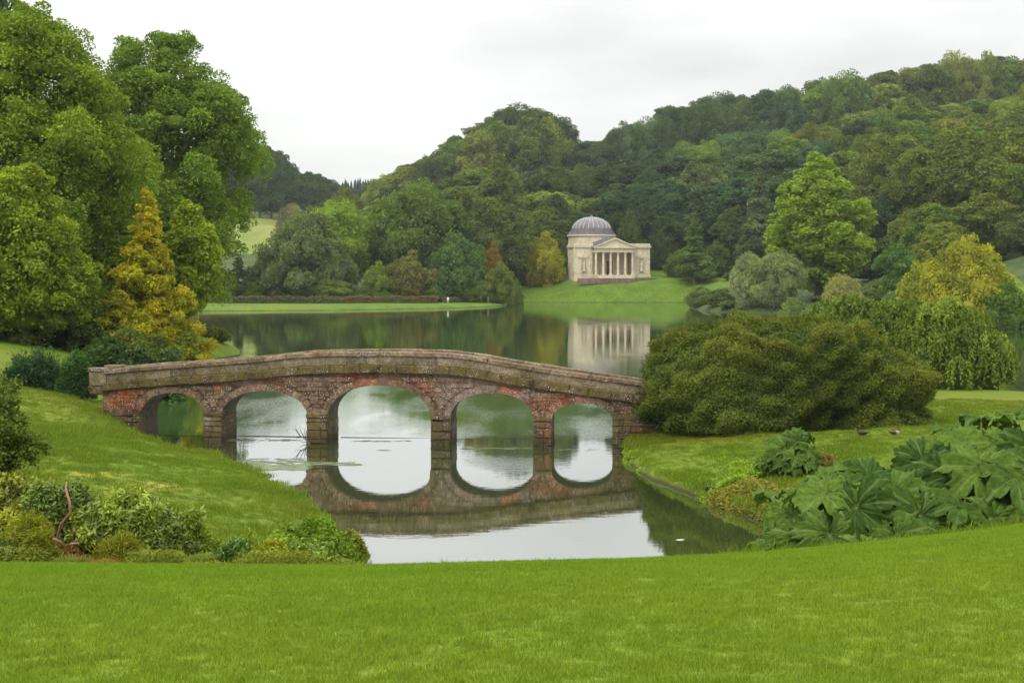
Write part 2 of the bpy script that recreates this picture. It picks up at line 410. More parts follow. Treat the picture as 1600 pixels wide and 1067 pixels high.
CTRL = np.array([  # x, y, height, bank width
    (-8, 27, 2.0, 3.5), (-14, 28, 2.1, 4), (-9, 34, 1.8, 4.2), (-14, 38, 2.0, 5), (-12, 45, 1.7, 6), (-13.5, 49, 1.3, 6), (-18, 47, 2.0, 6), (-18.6, 54.5, 2.3, 2.8), (-26, 56, 2.5, 4), (-30, 45, 2.6, 4),
    (-5.5, 33, 1.1, 2.0), (-35, 30, 3.0, 4),
    (-23, 62, 2.5, 4), (-30, 70, 2.8, 4), (-26, 88, 2.6, 4), (-38, 85, 3.3, 5), (-30, 110, 3.3, 5), (-27, 116, 2.6, 4), (-48, 105, 4.5, 5), (-60, 90, 5, 5), (-70, 130, 7, 5), (-110, 180, 14, 6),
    (-130, 120, 14, 6), (-95, 240, 5, 4), (-60, 250, .45, 1.5), (-40, 256, .4, 1.2), (-28, 265, .4, 1.2), (-15, 276, .4, 1.2), (-5, 295, .4, 1.2), (-12, 290, .4, 1.2), (-60, 280, .35, 2), (-40, 285, .35, 2), (-30, 300, .5, 2), (-15, 305, .5, 3), (-45, 270, .3, 1.5), (-75, 275, .4, 2), (-25, 330, 2.5, 3),
    (-60, 330, 6, 4), (-100, 420, 14, 4), (-115, 520, 27, 4), (-125, 580, 33, 4), (-130, 650, 46, 4), (-190, 600, 55, 4), (-80, 650, 36, 4), (-170, 420, 30, 4), (-78, 560, 22, 4), (-110, 780, 48, 4),
    (-40, 420, 14, 4), (-10, 390, 14, 4), (-30, 480, 20, 4), (0, 450, 27, 4), (-60, 1000, 62, 4), (-140, 1000, 62, 4), (-250, 1000, 66, 4), (50, 1000, 80, 4), (-60, 1200, 60, 4),
    (25, 365, 6.4, 6), (0, 350, 4, 4), (52, 350, 6, 5), (25, 400, 15, 4), (46, 450, 30, 4), (60, 380, 15, 4), (100, 400, 30, 4), (100, 470, 42, 4), (144, 460, 50, 4), (192, 450, 54, 4), (260, 430, 58, 4),
    (150, 380, 36, 4), (60, 300, 4, 4), (50, 260, 1.6, 3), (80, 260, 6, 4), (100, 300, 16, 4), (140, 320, 24, 4), (76, 215, 3.0, 8), (75, 185, 2.4, 8), (95, 180, 5, 8), (110, 240, 12, 6), (150, 240, 20, 6),
    (120, 160, 4, 6), (200, 200, 22, 6), (300, 300, 50, 6), (-50, 620, 42, 4), (0, 620, 66, 4), (62, 620, 62, 4), (130, 620, 76, 4), (186, 620, 88, 4), (248, 620, 90, 4), (310, 620, 92, 4), (400, 500, 80, 4), (60, 760, 80, 4), (250, 760, 95, 4), (450, 150, 50, 6), (350, 60, 20, 6), (-350, 300, 60, 6), (-400, 700, 70, 4), (-300, 50, 25, 6),
    (9, 50, 0.85, 3.5), (8, 44, 0.8, 3.0), (10, 38, 0.8, 2.5), (12, 31, 1.2, 2.5), (14, 45, 1.05, 4), (18, 36, 1.4, 4), (20, 55, 0.8, 4), (12, 60, 0.8, 3), (28, 65, 0.45, 4), (40, 68, 0.4, 4), (40, 50, 0.9, 4),
    (22, 76, 0.4, 3), (30, 40, 1.5, 4), (60, 60, 0.8, 5), (120, 60, 4, 6), (7, 56, 0.9, 2), (80, 20, 5, 6), (30, 25, 2.6, 5), (16, 25, 1.9, 4)], dtype=float)

def HH(x, y):
    x = np.atleast_1d(np.asarray(x, float)); y = np.atleast_1d(np.asarray(y, float))
    x, y = np.broadcast_arrays(x, y)
    shp = x.shape; x = x.ravel(); y = y.ravel()
    num = np.zeros_like(x); den = np.zeros_like(x); wn_ = np.zeros_like(x)
    soft = 2.0 + 0.03 * np.hypot(x, y)
    for cx, cy, cz, cw in CTRL:
        w = 1.0 / (((x-cx)**2 + (y-cy)**2) + soft**2) ** 1.9
        num += w*cz; wn_ += w*cw; den += w
    zl = num/den; bw = wn_/den
    d = sdist(x, y)
    land = -0.25 + (zl + 0.25) * (1 - np.exp(-np.maximum(d, 0)/bw)) + np.where(y > 200, 0.27, 0.33) * (1 - np.exp(-np.maximum(d, 0)/0.15))
    # gentle unevenness
    land += 0.05*np.sin(x*0.9+1.3*np.sin(y*0.37))*np.cos(y*0.7+x*0.2) * np.clip(d/3, 0, 1) * np.clip(1.2-y/200, 0, 1)
    bank = np.where(d > 0, land, np.maximum(-1.5, d*0.5 - 0.25))
    # temple mound
    r2 = ((x-24.2)/24.0)**2 + ((y-362)/26.5)**2
    mound = 7.0*np.sqrt(np.clip(1 - r2**2, 0, 1)) - 0.35
    mound = np.minimum(mound, 6.45)
    bank = np.where(r2 < 1, np.maximum(bank, mound), bank)
    # lawn in front of the camera
    th = np.clip(x/18.0, -0.6, 0.6)
    s = np.interp(th, [-0.6, -0.4, -0.12, 0.1, 0.2, 0.3, 0.4, 0.6], [0.226, 0.2265, 0.2285, 0.2232, 0.2185, 0.2105, 0.2015, 0.18])
    yy = np.maximum(y, -2)
    lawn = 5.6 - (s - 0.1844)*yy - 0.00512*yy*yy
    lawn += 0.03*np.sin(x*0.7 + 0.4*y)*np.clip(1-y/20, 0, 1)
    k = 0.25
    m = np.maximum(lawn, bank); df = np.abs(lawn - bank)
    z = m + np.maximum(k-df, 0)**2/(4*k)
    return z.reshape(shp)

def H(x, y): return float(HH(x, y)[0])
def at(px, D): return (px-800.0)/2000.0*D
def zpix(py, D): return EYE - (py-429.0)/2000.0*D

def axis(a, b, dens):
    """coordinates with spacing given by dens(v)"""
    v = [a]
    while v[-1] < b: v.append(v[-1] + dens(v[-1]))
    return np.array(v)
xs = axis(-620, 640, lambda v: 0.5 + max(0, abs(v)-24)*0.045)
ys = axis(-25, 1500, lambda v: 0.45 + max(0, v-60)*0.016 + max(0, -v)*0.2)
X, Y = np.meshgrid(xs, ys)
Z = HH(X, Y)
NX, NY = len(xs), len(ys)
VV = np.stack([X, Y, Z], -1).reshape(-1, 3)
ii, jj = np.meshgrid(np.arange(NX-1), np.arange(NY-1))
a_ = (jj*NX + ii).ravel()
Q = np.stack([a_, a_+1, a_+NX+1, a_+NX], 1)
C = VV[Q].mean(1)
cx, cy, cz = C.T
reg = np.full(len(Q), 6)                                         # woodland hillside
lawn_edge = 21.5 + 0*cx
reg[(cy < 140)] = 1
reg[(cy < 140) & (cx > 2)] = 2
reg[cy < 22] = 0
reg[(cy >= 140) & (cy < 312) & (cx < 0)] = 3                     # island
reg[(((cx-24.2)/30)**2 + ((cy-360)/31)**2 < 1) | ((cy > 312) & (cy < 352) & (cx > -12) & (cx < 56))] = 4              # temple mound
reg[(cy > 395) & (cy < 620) & (cx < -35) & (cx > -160)] = 5       # meadow
reg[(cy >= 140) & (cy < 235) & (cx > 55) & (cx < 92)] = 7        # grass on right shore
reg[cz < -1.2] = 8
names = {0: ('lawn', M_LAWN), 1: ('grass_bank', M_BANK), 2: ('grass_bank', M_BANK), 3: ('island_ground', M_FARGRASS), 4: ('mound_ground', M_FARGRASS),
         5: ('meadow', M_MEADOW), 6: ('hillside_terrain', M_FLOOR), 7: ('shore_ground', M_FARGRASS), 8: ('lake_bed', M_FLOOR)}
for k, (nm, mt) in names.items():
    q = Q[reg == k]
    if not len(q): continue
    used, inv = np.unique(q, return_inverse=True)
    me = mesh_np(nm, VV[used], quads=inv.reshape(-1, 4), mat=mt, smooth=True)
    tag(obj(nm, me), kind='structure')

# water sheet
mb = MB(); mb.add([(-640, -20, 0), (660, -20, 0), (660, 700, 0), (-640, 700, 0)], [(0, 1, 2, 3)])
tag(obj('lake_water', mb.mesh('lake_water', M_WATER)), kind='structure')
#@@FOLIAGE
# ------------------------------------------------------------------ foliage generators
def unit(v):
    return v / np.maximum(np.linalg.norm(v, axis=-1, keepdims=True), 1e-9)

def leaf_quads(P, N, ln, wd, r, up=None):
    """one rhombic leaf per point, facing N, long axis random (or near `up`)"""
    n = len(P)
    t = r.normal(size=(n, 3)) if up is None else up + r.normal(size=(n, 3))*0.35
    t = unit(t - (t*N).sum(1, keepdims=True)*N)
    b = np.cross(N, t)
    ln = np.broadcast_to(np.asarray(ln), (n,))[:, None]; wd = np.broadcast_to(np.asarray(wd), (n,))[:, None]
    V = np.empty((n, 4, 3))
    V[:, 0] = P - t*ln*0.5; V[:, 1] = P + b*wd*0.5 - t*ln*0.05; V[:, 2] = P + t*ln*0.5 - N*ln*0.12; V[:, 3] = P - b*wd*0.5 - t*ln*0.05
    return V.reshape(-1, 3), np.arange(4*n).reshape(-1, 4)

def ico(sub=1):
    import bmesh
    bm = bmesh.new(); bmesh.ops.create_icosphere(bm, subdivisions=sub, radius=1.0)
    v = np.array([p.co[:] for p in bm.verts]); f = np.array([[q.index for q in g.verts] for g in bm.faces]); bm.free()
    return v, f
ICO_V, ICO_F = ico(2)
ICO1_V, ICO1_F = ico(1)

PROF = {
    'round':  lambda t: np.sqrt(np.clip(1-(2*np.clip(t, 0, 1)-0.92)**2/1.17, 0, 1)),
    'dome':   lambda t: np.sqrt(np.clip(1-t**2.3, 0, 1))*np.clip(0.75+t*2.0, 0, 1),
    'cone':   lambda t: np.clip(1.02-t, 0, 1)**0.9*np.clip(0.8+t*3, 0, 1),
    'egg':    lambda t: np.clip(np.sin(np.pi*np.clip(t*0.88+0.1, 0, 1)), 0, 1)**0.7*np.where(t > 0.5, 1-(t-0.5)*0.35, 1),
    'column': lambda t: np.clip(1-t**3, 0, 1)**0.7*np.clip(0.7+t*3, 0, 1),
}

def crown(name, seed, Rr, Hh, z0, nl, lr, n_leaf, leaf, prof='round', flat=0.8, mat=None, tipc=(1.25, 1.12, 0.8), tipamt=0.35,
          jitter=0.9, core=True, outness=0.55, droop=0.0, wspread=0.62, upn=0.3, wide=0.4, sub=7, corek=0.60):
    """crown of overlapping leafy billows inside an envelope of radius Rr, height Hh, base at z0. lr: (min,max) billow radius."""
    r = np.random.default_rng(seed)
    pf = PROF[prof]
    # billow centres
    cs, rs = [], []
    tries = 0
    while len(cs) < nl and tries < nl*60:
        tries += 1
        t = r.uniform(0.02, 0.98); pr = float(pf(np.array(t)))
        if r.uniform() > pr + 0.15: continue
        a = r.uniform(0, 2*np.pi); lrad = r.uniform(*lr)*((1.12-0.82*t) if prof == 'cone' else 1)
        rho = max(0, pr*Rr - lrad*0.75) * (r.uniform(outness, 1.0))
        wob = 1 + 0.13*math.sin(3*a+seed) + 0.1*math.sin(5*a+2*seed+t*6)
        c = np.array([rho*wob*math.cos(a), rho*wob*math.sin(a), z0 + lrad*flat*0.6 + t*(Hh - 1.3*lrad*flat)])
        if any(np.linalg.norm(c-o) < 0.55*lrad for o in cs): continue
        cs.append(c); rs.append(lrad)
    # filler billows on the axis
    for t in np.linspace(0.12, 0.8, 5):
        pr = float(pf(np.array(t)))
        cs.append(np.array([0, 0, z0 + t*Hh])); rs.append(pr*Rr*0.6 if prof == 'cone' else max(lr[1]*0.6, pr*Rr*0.62))
    cs = np.array(cs); rs = np.array(rs); nL = len(cs)
    # every billow carries smaller ones
    shade = r.uniform(0.82, 1.18, nL); warm = r.uniform(0, 1, nL)**1.5
    sc, sr, sp = [], [], []
    ctr = np.array([0, 0, z0 + Hh*0.42])
    for k in range(nL):
        m = int(sub) if k < nL-5 else 3
        for _ in range(m):
            d0 = r.normal(size=3); out0 = (cs[k]-ctr)/(np.linalg.norm(cs[k]-ctr)+1e-6)
            d0 = d0/np.linalg.norm(d0) + out0*0.55 + np.array([0, 0, 0.25]); d0 /= np.linalg.norm(d0)
            q = rs[k]*r.uniform(0.28, 0.52)
            sc.append(cs[k] + d0*rs[k]*r.uniform(0.72, 1.0)*np.array([1, 1, flat])); sr.append(q); sp.append(k)
        sc.append(cs[k]); sr.append(rs[k]*0.92); sp.append(k)
    sc = np.array(sc); sr = np.array(sr); sp = np.array(sp)
    w = sr**1.8; w[np.arange(len(sr))[sr == rs[sp]*0.92]] *= 0.6
    li = r.choice(len(sc), n_leaf, p=w/w.sum())
    d = unit(r.normal(size=(n_leaf, 3)))
    lowr = d[:, 2] < -0.45
    d[:, 2] = np.where(lowr & (r.random(n_leaf) < 0.6), -d[:, 2], d[:, 2])
    fl2 = 0.5 + 0.5*flat
    rad = sr[li]*(0.55 + 0.5*r.random(n_leaf)**0.6 + 0.14*(jitter-0.9))
    stray = r.random(n_leaf) < 0.04
    rad = np.where(stray, rad*1.14, rad)
    P = sc[li] + d*rad[:, None]*np.array([1, 1, fl2])
    if droop: P[:, 2] -= droop*np.clip(np.hypot(P[:, 0], P[:, 1])/Rr, 0, 1)**2*r.random(n_leaf)
    keep = np.ones(n_leaf, bool)
    for k in range(nL):
        dd = (P - cs[k])/np.array([1, 1, flat])
        keep &= ~((dd**2).sum(1) < (rs[k]*(corek+0.03))**2)
    P, d2, l2 = P[keep], d[keep], sp[li[keep]]; n = len(P)
    sub_sh = r.uniform(0.85, 1.15, len(sc))[li[keep]]
    N = unit(d2*wide + np.array([0, 0, upn]) + r.normal(size=(n, 3))*wspread)
    sz = r.uniform(0.7, 1.25, n)
    V, F = leaf_quads(P, N, leaf[0]*sz, leaf[1]*sz, r)
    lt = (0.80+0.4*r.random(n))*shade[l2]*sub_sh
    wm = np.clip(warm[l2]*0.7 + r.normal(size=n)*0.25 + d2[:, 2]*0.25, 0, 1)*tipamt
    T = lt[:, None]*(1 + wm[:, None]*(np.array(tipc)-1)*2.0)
    T = np.repeat(T, 4, axis=0)
    VS = [V]; FT = []; TS = [T]; base = len(V)
    if core:
        for k in range(nL):
            iv, iff = (ICO1_V, ICO1_F) if rs[k] < 3 else (ICO_V, ICO_F)
            cv = cs[k] + iv*np.array([1, 1, flat])*rs[k]*corek*(1+0.12*np.sin(iv[:, :1]*4+k)+0.1*np.cos(iv[:, 1:2]*5+k))
            VS.append(cv); FT.append(iff+base); base += len(cv)
            TS.append(np.full((len(cv), 3), 0.9*shade[k]))
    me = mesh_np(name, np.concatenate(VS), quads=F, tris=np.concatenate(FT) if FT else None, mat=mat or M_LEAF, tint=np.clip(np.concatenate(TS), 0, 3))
    me['lobes'] = nL
    return me, cs, rs

def trunk(name, seed, h, r0, cs, z0, n_limb=8):
    r = random.Random(seed); mb = MB()
    top = h*0.8
    pts = [(0, 0, -0.6), (0.05*r0, 0, 0.25), (0.1*r0, 0.05, z0*0.7+0.6), (0.15, -0.1, h*0.45), (0, 0.1, top)]
    mb.tube(pts, [r0*1.5, r0*1.1, r0*0.85, r0*0.55, r0*0.12], 8)
    idx = list(range(len(cs))); r.shuffle(idx)
    for k in idx[:n_limb]:
        c = cs[k]; zs = min(max(c[2]*0.55, z0*0.6+0.5), top*0.9)
        f = r0*0.35
        mid = (c[0]*0.5, c[1]*0.5, zs+(c[2]-zs)*0.35)
        mb.tube([(0, 0, zs), mid, tuple(c)], [f, f*0.7, f*0.25], 5)
    return mb.mesh(name, M_BARK, True)

def prototype(seed, **kw):
    me, cs, rs = crown('crown', seed, **kw)
    h = kw['Hh'] + kw['z0']
    return dict(crown=me, trunk=trunk('trunk', seed, h, h*0.022+0.08, cs[:-5], kw['z0']), R=kw['Rr'], H=h)

PR = {}
for k, s in enumerate((3, 7, 12, 19)):
    PR['broad%d' % k] = prototype(s, Rr=7.5, Hh=15.5, z0=2.5, nl=34, lr=(1.6, 3.3), n_leaf=30000, leaf=(0.52, 0.36), prof=('round', 'dome', 'round', 'egg')[k], flat=0.82)
PR['low0'] = prototype(31, Rr=6.0, Hh=7.5, z0=0.2, nl=40, lr=(1.1, 2.2), n_leaf=19000, leaf=(0.46, 0.28), prof='dome', flat=0.85)
PR['low1'] = prototype(37, Rr=6.0, Hh=8.5, z0=0.3, nl=34, lr=(1.0, 2.4), n_leaf=19000, leaf=(0.46, 0.28), prof='round', flat=0.85)
PR['cone0'] = prototype(41, Rr=4.0, Hh=15.0, z0=0.8, nl=58, lr=(0.8, 1.6), n_leaf=18000, leaf=(0.46, 0.26), prof='cone', flat=0.6)
def spire_proto(seed, Rr=2.9, Hh=17, n=5200):
    r = np.random.default_rng(seed); t = 1-np.sqrt(r.random(n)); th = r.uniform(0, 6.28, n)
    rr = Rr*(1-t)**.95*(.72+.38*((t*11+.25*np.sin(th*3)) % 1))*r.uniform(.85, 1.1, n)+.05
    P = np.stack([rr*np.cos(th), rr*np.sin(th), .4+t*(Hh-.4)], 1)
    d = np.stack([np.cos(th), np.sin(th), np.full(n, -.25)], 1)
    N = unit(np.stack([np.cos(th)*.5, np.sin(th)*.5, np.full(n, .8)], 1)+r.normal(size=(n, 3))*.35)
    V, F = leaf_quads(P, N, .62*r.uniform(.6, 1.2, n), .3, r, up=d)
    cv = [(0, 0, Hh*.97)]; m = 12
    for z_, q in ((.75, .22), (.5, .45), (.25, .68), (.03, .9)):
        for k in range(m): cv.append((Rr*q*.8*math.cos(k*6.283/m), Rr*q*.8*math.sin(k*6.283/m), Hh*z_))
    b0 = len(V); tr = [(b0, b0+1+k, b0+1+(k+1) % m) for k in range(m)]
    for j in range(3):
        for k in range(m):
            a, c, e_, f = b0+1+j*m+k, b0+1+j*m+(k+1) % m, b0+1+(j+1)*m+(k+1) % m, b0+1+(j+1)*m+k; tr += [(a, f, e_), (a, e_, c)]
    T = np.concatenate([np.repeat(r.uniform(.7, 1.3, (n, 1)), 4, 0)*np.ones((1, 3)), np.full((len(cv), 3), .8)])
    me = mesh_np('crown', np.concatenate([V, np.array(cv)]), quads=F, tris=tr, mat=M_LEAF, tint=T)
    mb = MB(); mb.tube([(0, 0, -.6), (0, 0, Hh*.9)], [.3, .05], 6)
    return dict(crown=me, trunk=mb.mesh('trunk', M_BARK, True), R=Rr, H=Hh)
PR['spire'] = spire_proto(43)
PR['wide0'] = prototype(61, Rr=11.5, Hh=15.0, z0=0.3, nl=70, lr=(1.7, 3.6), n_leaf=46000, leaf=(0.52, 0.32), prof='dome', flat=0.82)
PR['wide1'] = prototype(67, Rr=11.5, Hh=16.0, z0=0.6, nl=60, lr=(1.8, 4.0), n_leaf=46000, leaf=(0.52, 0.34), prof='round', flat=0.8)
PR['fine0'] = prototype(47, Rr=6.0, Hh=11.0, z0=0.4, nl=42, lr=(1.2, 2.4), n_leaf=26000, leaf=(0.60, 0.13), prof='round', flat=0.95, wspread=0.75, jitter=1.5, wide=0.4, corek=0.5)
PR['egg0'] = prototype(53, Rr=7.0, Hh=25.0, z0=1.5, nl=125, lr=(1.3, 2.5), n_leaf=56000, leaf=(0.46, 0.30), prof='egg', flat=0.85)

def place(kind, name, x, y, ztop, hw, color, label, group=None, cat='tree', rz=None, ground=None):
    p = PR[kind]
    g = (H(x, y) if ground is None else ground) - 0.15
    sz = (ztop - g)/p['H']; sx = hw/p['R']
    e = empty(name, (x, y, g), rng.uniform(0, 6.28) if rz is None else rz)
    tag(e, label, cat, group)
    obj('crown', p['crown'], e, scale=(sx, sx*rng.uniform(0.9, 1.1), sz), color=color)
    obj('trunk', p['trunk'], e, scale=(sx, sx, sz))
    return e

def tree(kind, px, pytop, hwpx, D, color, label, name='broadleaf_tree', group=None, cat='tree', rz=None):
    return place(kind, name, at(px, D), D, zpix(pytop, D), hwpx/2000.0*D, color, label, group, cat, rz)

# greens (albedo)
G_DARK = (0.066, 0.100, 0.036); G_BLUE = (0.056, 0.096, 0.050); G_MID = (0.105, 0.155, 0.034); G_OLIVE = (0.150, 0.170, 0.036)
G_BRIGHT = (0.185, 0.265, 0.030); G_GREY = (0.125, 0.155, 0.075); G_GOLD = (0.30, 0.27, 0.024); G_BROWN = (0.165, 0.155, 0.055)

# --- hillside wood: rows of trees filling the slope up to its skyline
SKY = np.array([(560, 330), (600, 285), (640, 256), (690, 228), (740, 200), (790, 182), (850, 176), (884, 190), (900, 222), (950, 212), (1000, 190), (1040, 172), (1090, 160), (1150, 150), (1220, 142),
                (1262, 128), (1300, 118), (1350, 132), (1400, 100), (1450, 100), (1500, 92), (1560, 84), (1600, 92), (1700, 80), (1800, 80), (1900, 90), (2100, 90)], float)
def skyz(px, D): return zpix(np.interp(px, SKY[:, 0], SKY[:, 1]), D)
GLAB = {
    'w': 'dark broadleaf tree in the wood climbing the slope left of the temple',
    'c': 'dark blue-green tree in the wood on the hill behind the temple',
    'r': 'olive-green tree in the wood on the high hill right of the temple',
}
cnt = 0
for row, D in enumerate((376, 408, 446, 490, 545, 605)):
    step = 40 - row*0.6
    for px in np.arange(560 + (row % 2)*12, 1830, step):
        pxj = px + rng.uniform(-11, 11); Dj = D + rng.uniform(-8, 8)
        x = at(pxj, Dj); g = H(x, Dj)
        if abs(x-27) < 14 and Dj < 388: continue
        crest = row >= 4
        st = skyz(pxj, Dj)
        h = rng.uniform(15, 22)*max(1, Dj/480)
        zt = g + h
        if zt > st - rng.uniform(0, 3.5): zt = st - rng.uniform(-1.0, 5.0)
        if row >= 4: zt = max(zt, st - rng.uniform(-1.5, 4.5))
        if zt - g < 7: continue
        zone = 'w' if pxj < 880 else ('c' if pxj < 1230 else 'r')
        t = rng.random()
        if zone == 'w': col = G_DARK if t < .25 else (G_MID if t < .65 else G_OLIVE)
        elif zone == 'c': col = G_BLUE if t < .55 else (G_DARK if t < .8 else G_MID)
        else:
            f = np.clip((pxj-1230)/300, 0, 1)
            col = G_OLIVE if t < .35+.35*f else (G_BLUE if t < .6 else G_MID)
        col = tuple(np.array(col)*rng.uniform(0.78, 1.45)*np.array([rng.uniform(.9, 1.12), 1, rng.uniform(.85, 1.2)]))
        k = ('broad0', 'broad1', 'broad2', 'broad3', 'wide1', 'wide0')[rng.integers(0, 6)]
        place(k, 'broadleaf_tree', x, Dj, zt, rng.uniform(8.5, 13.5)*max(1, Dj/450), col, GLAB[zone], 'trees of the wood behind the temple, ' + {'w': 'left', 'c': 'middle', 'r': 'right'}[zone], ground=g)
        cnt += 1

# right shoulder of the hill, nearer and more olive
OLAB = ['spreading olive tree high above the golden tree, left of the two highest near ones', 'broad olive tree at the right edge, highest of the near hillside trees',
        'olive tree up the slope to the right of the lime-green tree', 'green tree half cut off by the right frame edge, high on the slope', 'blue-dark tree just right of the lime-green tree top',
        'rounded olive tree on the slope above and right of the lime-green tree top', 'green tree in the middle of the slope above the dark rounded tree', 'olive tree directly above the top of the golden tree',
        'low olive tree between the dark rounded tree and the golden tree', 'greyish tree above the right half of the golden tree', 'olive tree at the right frame edge above the grey one',
        'narrow olive tree above the dark rounded tree', 'darkest tree in the gap right of the lime-green tree', 'low dark tree in the gap at the lime-green tree foot', 'green tree at the far right, mostly outside the frame',
        'deep green tree closing the gap behind the dark rounded tree', 'dark low tree right behind the lime-green tree trunk']
for i, (px, py, hw, D, col) in enumerate([
    (1500, 205, 75, 300, G_OLIVE), (1575, 195, 80, 290, G_OLIVE), (1430, 235, 55, 315, G_OLIVE), (1650, 220, 80, 270, G_MID),
    (1395, 300, 45, 318, G_BLUE), (1370, 205, 60, 345, G_OLIVE), (1455, 320, 55, 262, G_MID), (1540, 300, 62, 268, G_OLIVE), (1470, 350, 48, 240, G_OLIVE),
    (1600, 330, 50, 245, G_GREY), (1690, 300, 70, 235, G_OLIVE), (1420, 330, 40, 275, G_OLIVE), (1350, 330, 45, 330, G_DARK), (1390, 395, 34, 290, G_DARK), (1760, 260, 80, 255, G_MID), (1385, 372, 42, 262, G_DARK), (1360, 415, 34, 258, G_DARK)]):
    tree('broad%d' % (i % 4), px, py, hw, D, tuple(np.array(col)*rng.uniform(0.85, 1.15)), OLAB[i], group='large trees on the right shoulder of the hill')

# dark back row around the temple and along the wood's edge
DLAB = ['dark tree directly behind the left half of the temple dome', 'dark tree rising behind the golden maple', 'dark tree directly above the temple pediment', 'blue-dark tree above the right wing of the temple', 'low dark tree right beside the dome',
        'dark rounded shrubby tree just right of the temple wing', 'blue-dark tree behind the cone-shaped tree, left of it', 'dark tree between the cone-shaped tree and the feathery conifer', 'dark tree at the foot of the feathery conifer', 'green shrubby tree between the cone-shaped tree and the silvery willows',
        'green shrub tucked between the golden maple and the temple', 'blue-dark shrubby tree left of the golden maple', 'dark shrub behind the golden maple', 'dark tree between the tall egg-shaped tree and the golden maple', 'blue-dark tree behind the lime-green tree, left side', 'green shrub at the left foot of the cone-shaped tree',
        'green shrub right of the foot of the cone-shaped tree', 'dark shrub at the left foot of the lime-green tree', 'dark low shrub below the cone-shaped tree', 'dark shrub behind the rust-tinted small tree', 'dark shrub behind the drooping tree, right side',
        'small green shrub at the water left of the mound', 'dark low shrub at the left foot of the mound']
for i, (px, py, hw, D, col, k) in enumerate([
    (905, 330, 40, 372, G_DARK, 'broad0'), (870, 300, 45, 380, G_DARK, 'broad1'), (960, 300, 45, 385, G_BLUE, 'broad2'), (1010, 290, 50, 383, G_BLUE, 'broad0'), (985, 338, 26, 372, G_DARK, 'low0'),
    (1030, 368, 26, 366, G_DARK, 'low1'), (1050, 330, 40, 372, G_BLUE, 'broad3'), (1150, 320, 40, 360, G_DARK, 'broad1'), (1180, 370, 34, 330, G_DARK, 'broad3'), (1120, 385, 26, 350, G_MID, 'low1'),
    (885, 385, 22, 362, G_MID, 'low1'), (826, 385, 34, 356, G_BLUE, 'low0'), (860, 395, 24, 362, G_DARK, 'low1'), (800, 330, 40, 372, G_DARK, 'broad2'), (1220, 330, 40, 350, G_BLUE, 'broad0'), (1060, 395, 24, 352, G_MID, 'low0'),
    (1150, 425, 26, 330, G_MID, 'low0'), (1195, 440, 26, 300, G_DARK, 'low0'), (1100, 425, 20, 345, G_DARK, 'low0'), (790, 395, 30, 345, G_DARK, 'low1'), (760, 400, 32, 335, G_DARK, 'low0'),
    (805, 440, 16, 322, G_MID, 'low0'), (826, 432, 20, 352, G_DARK, 'low0')]):
    tree(k, px, py, hw, D, tuple(np.array(col)*rng.uniform(0.85, 1.1)), DLAB[i], group='dark trees round the temple')

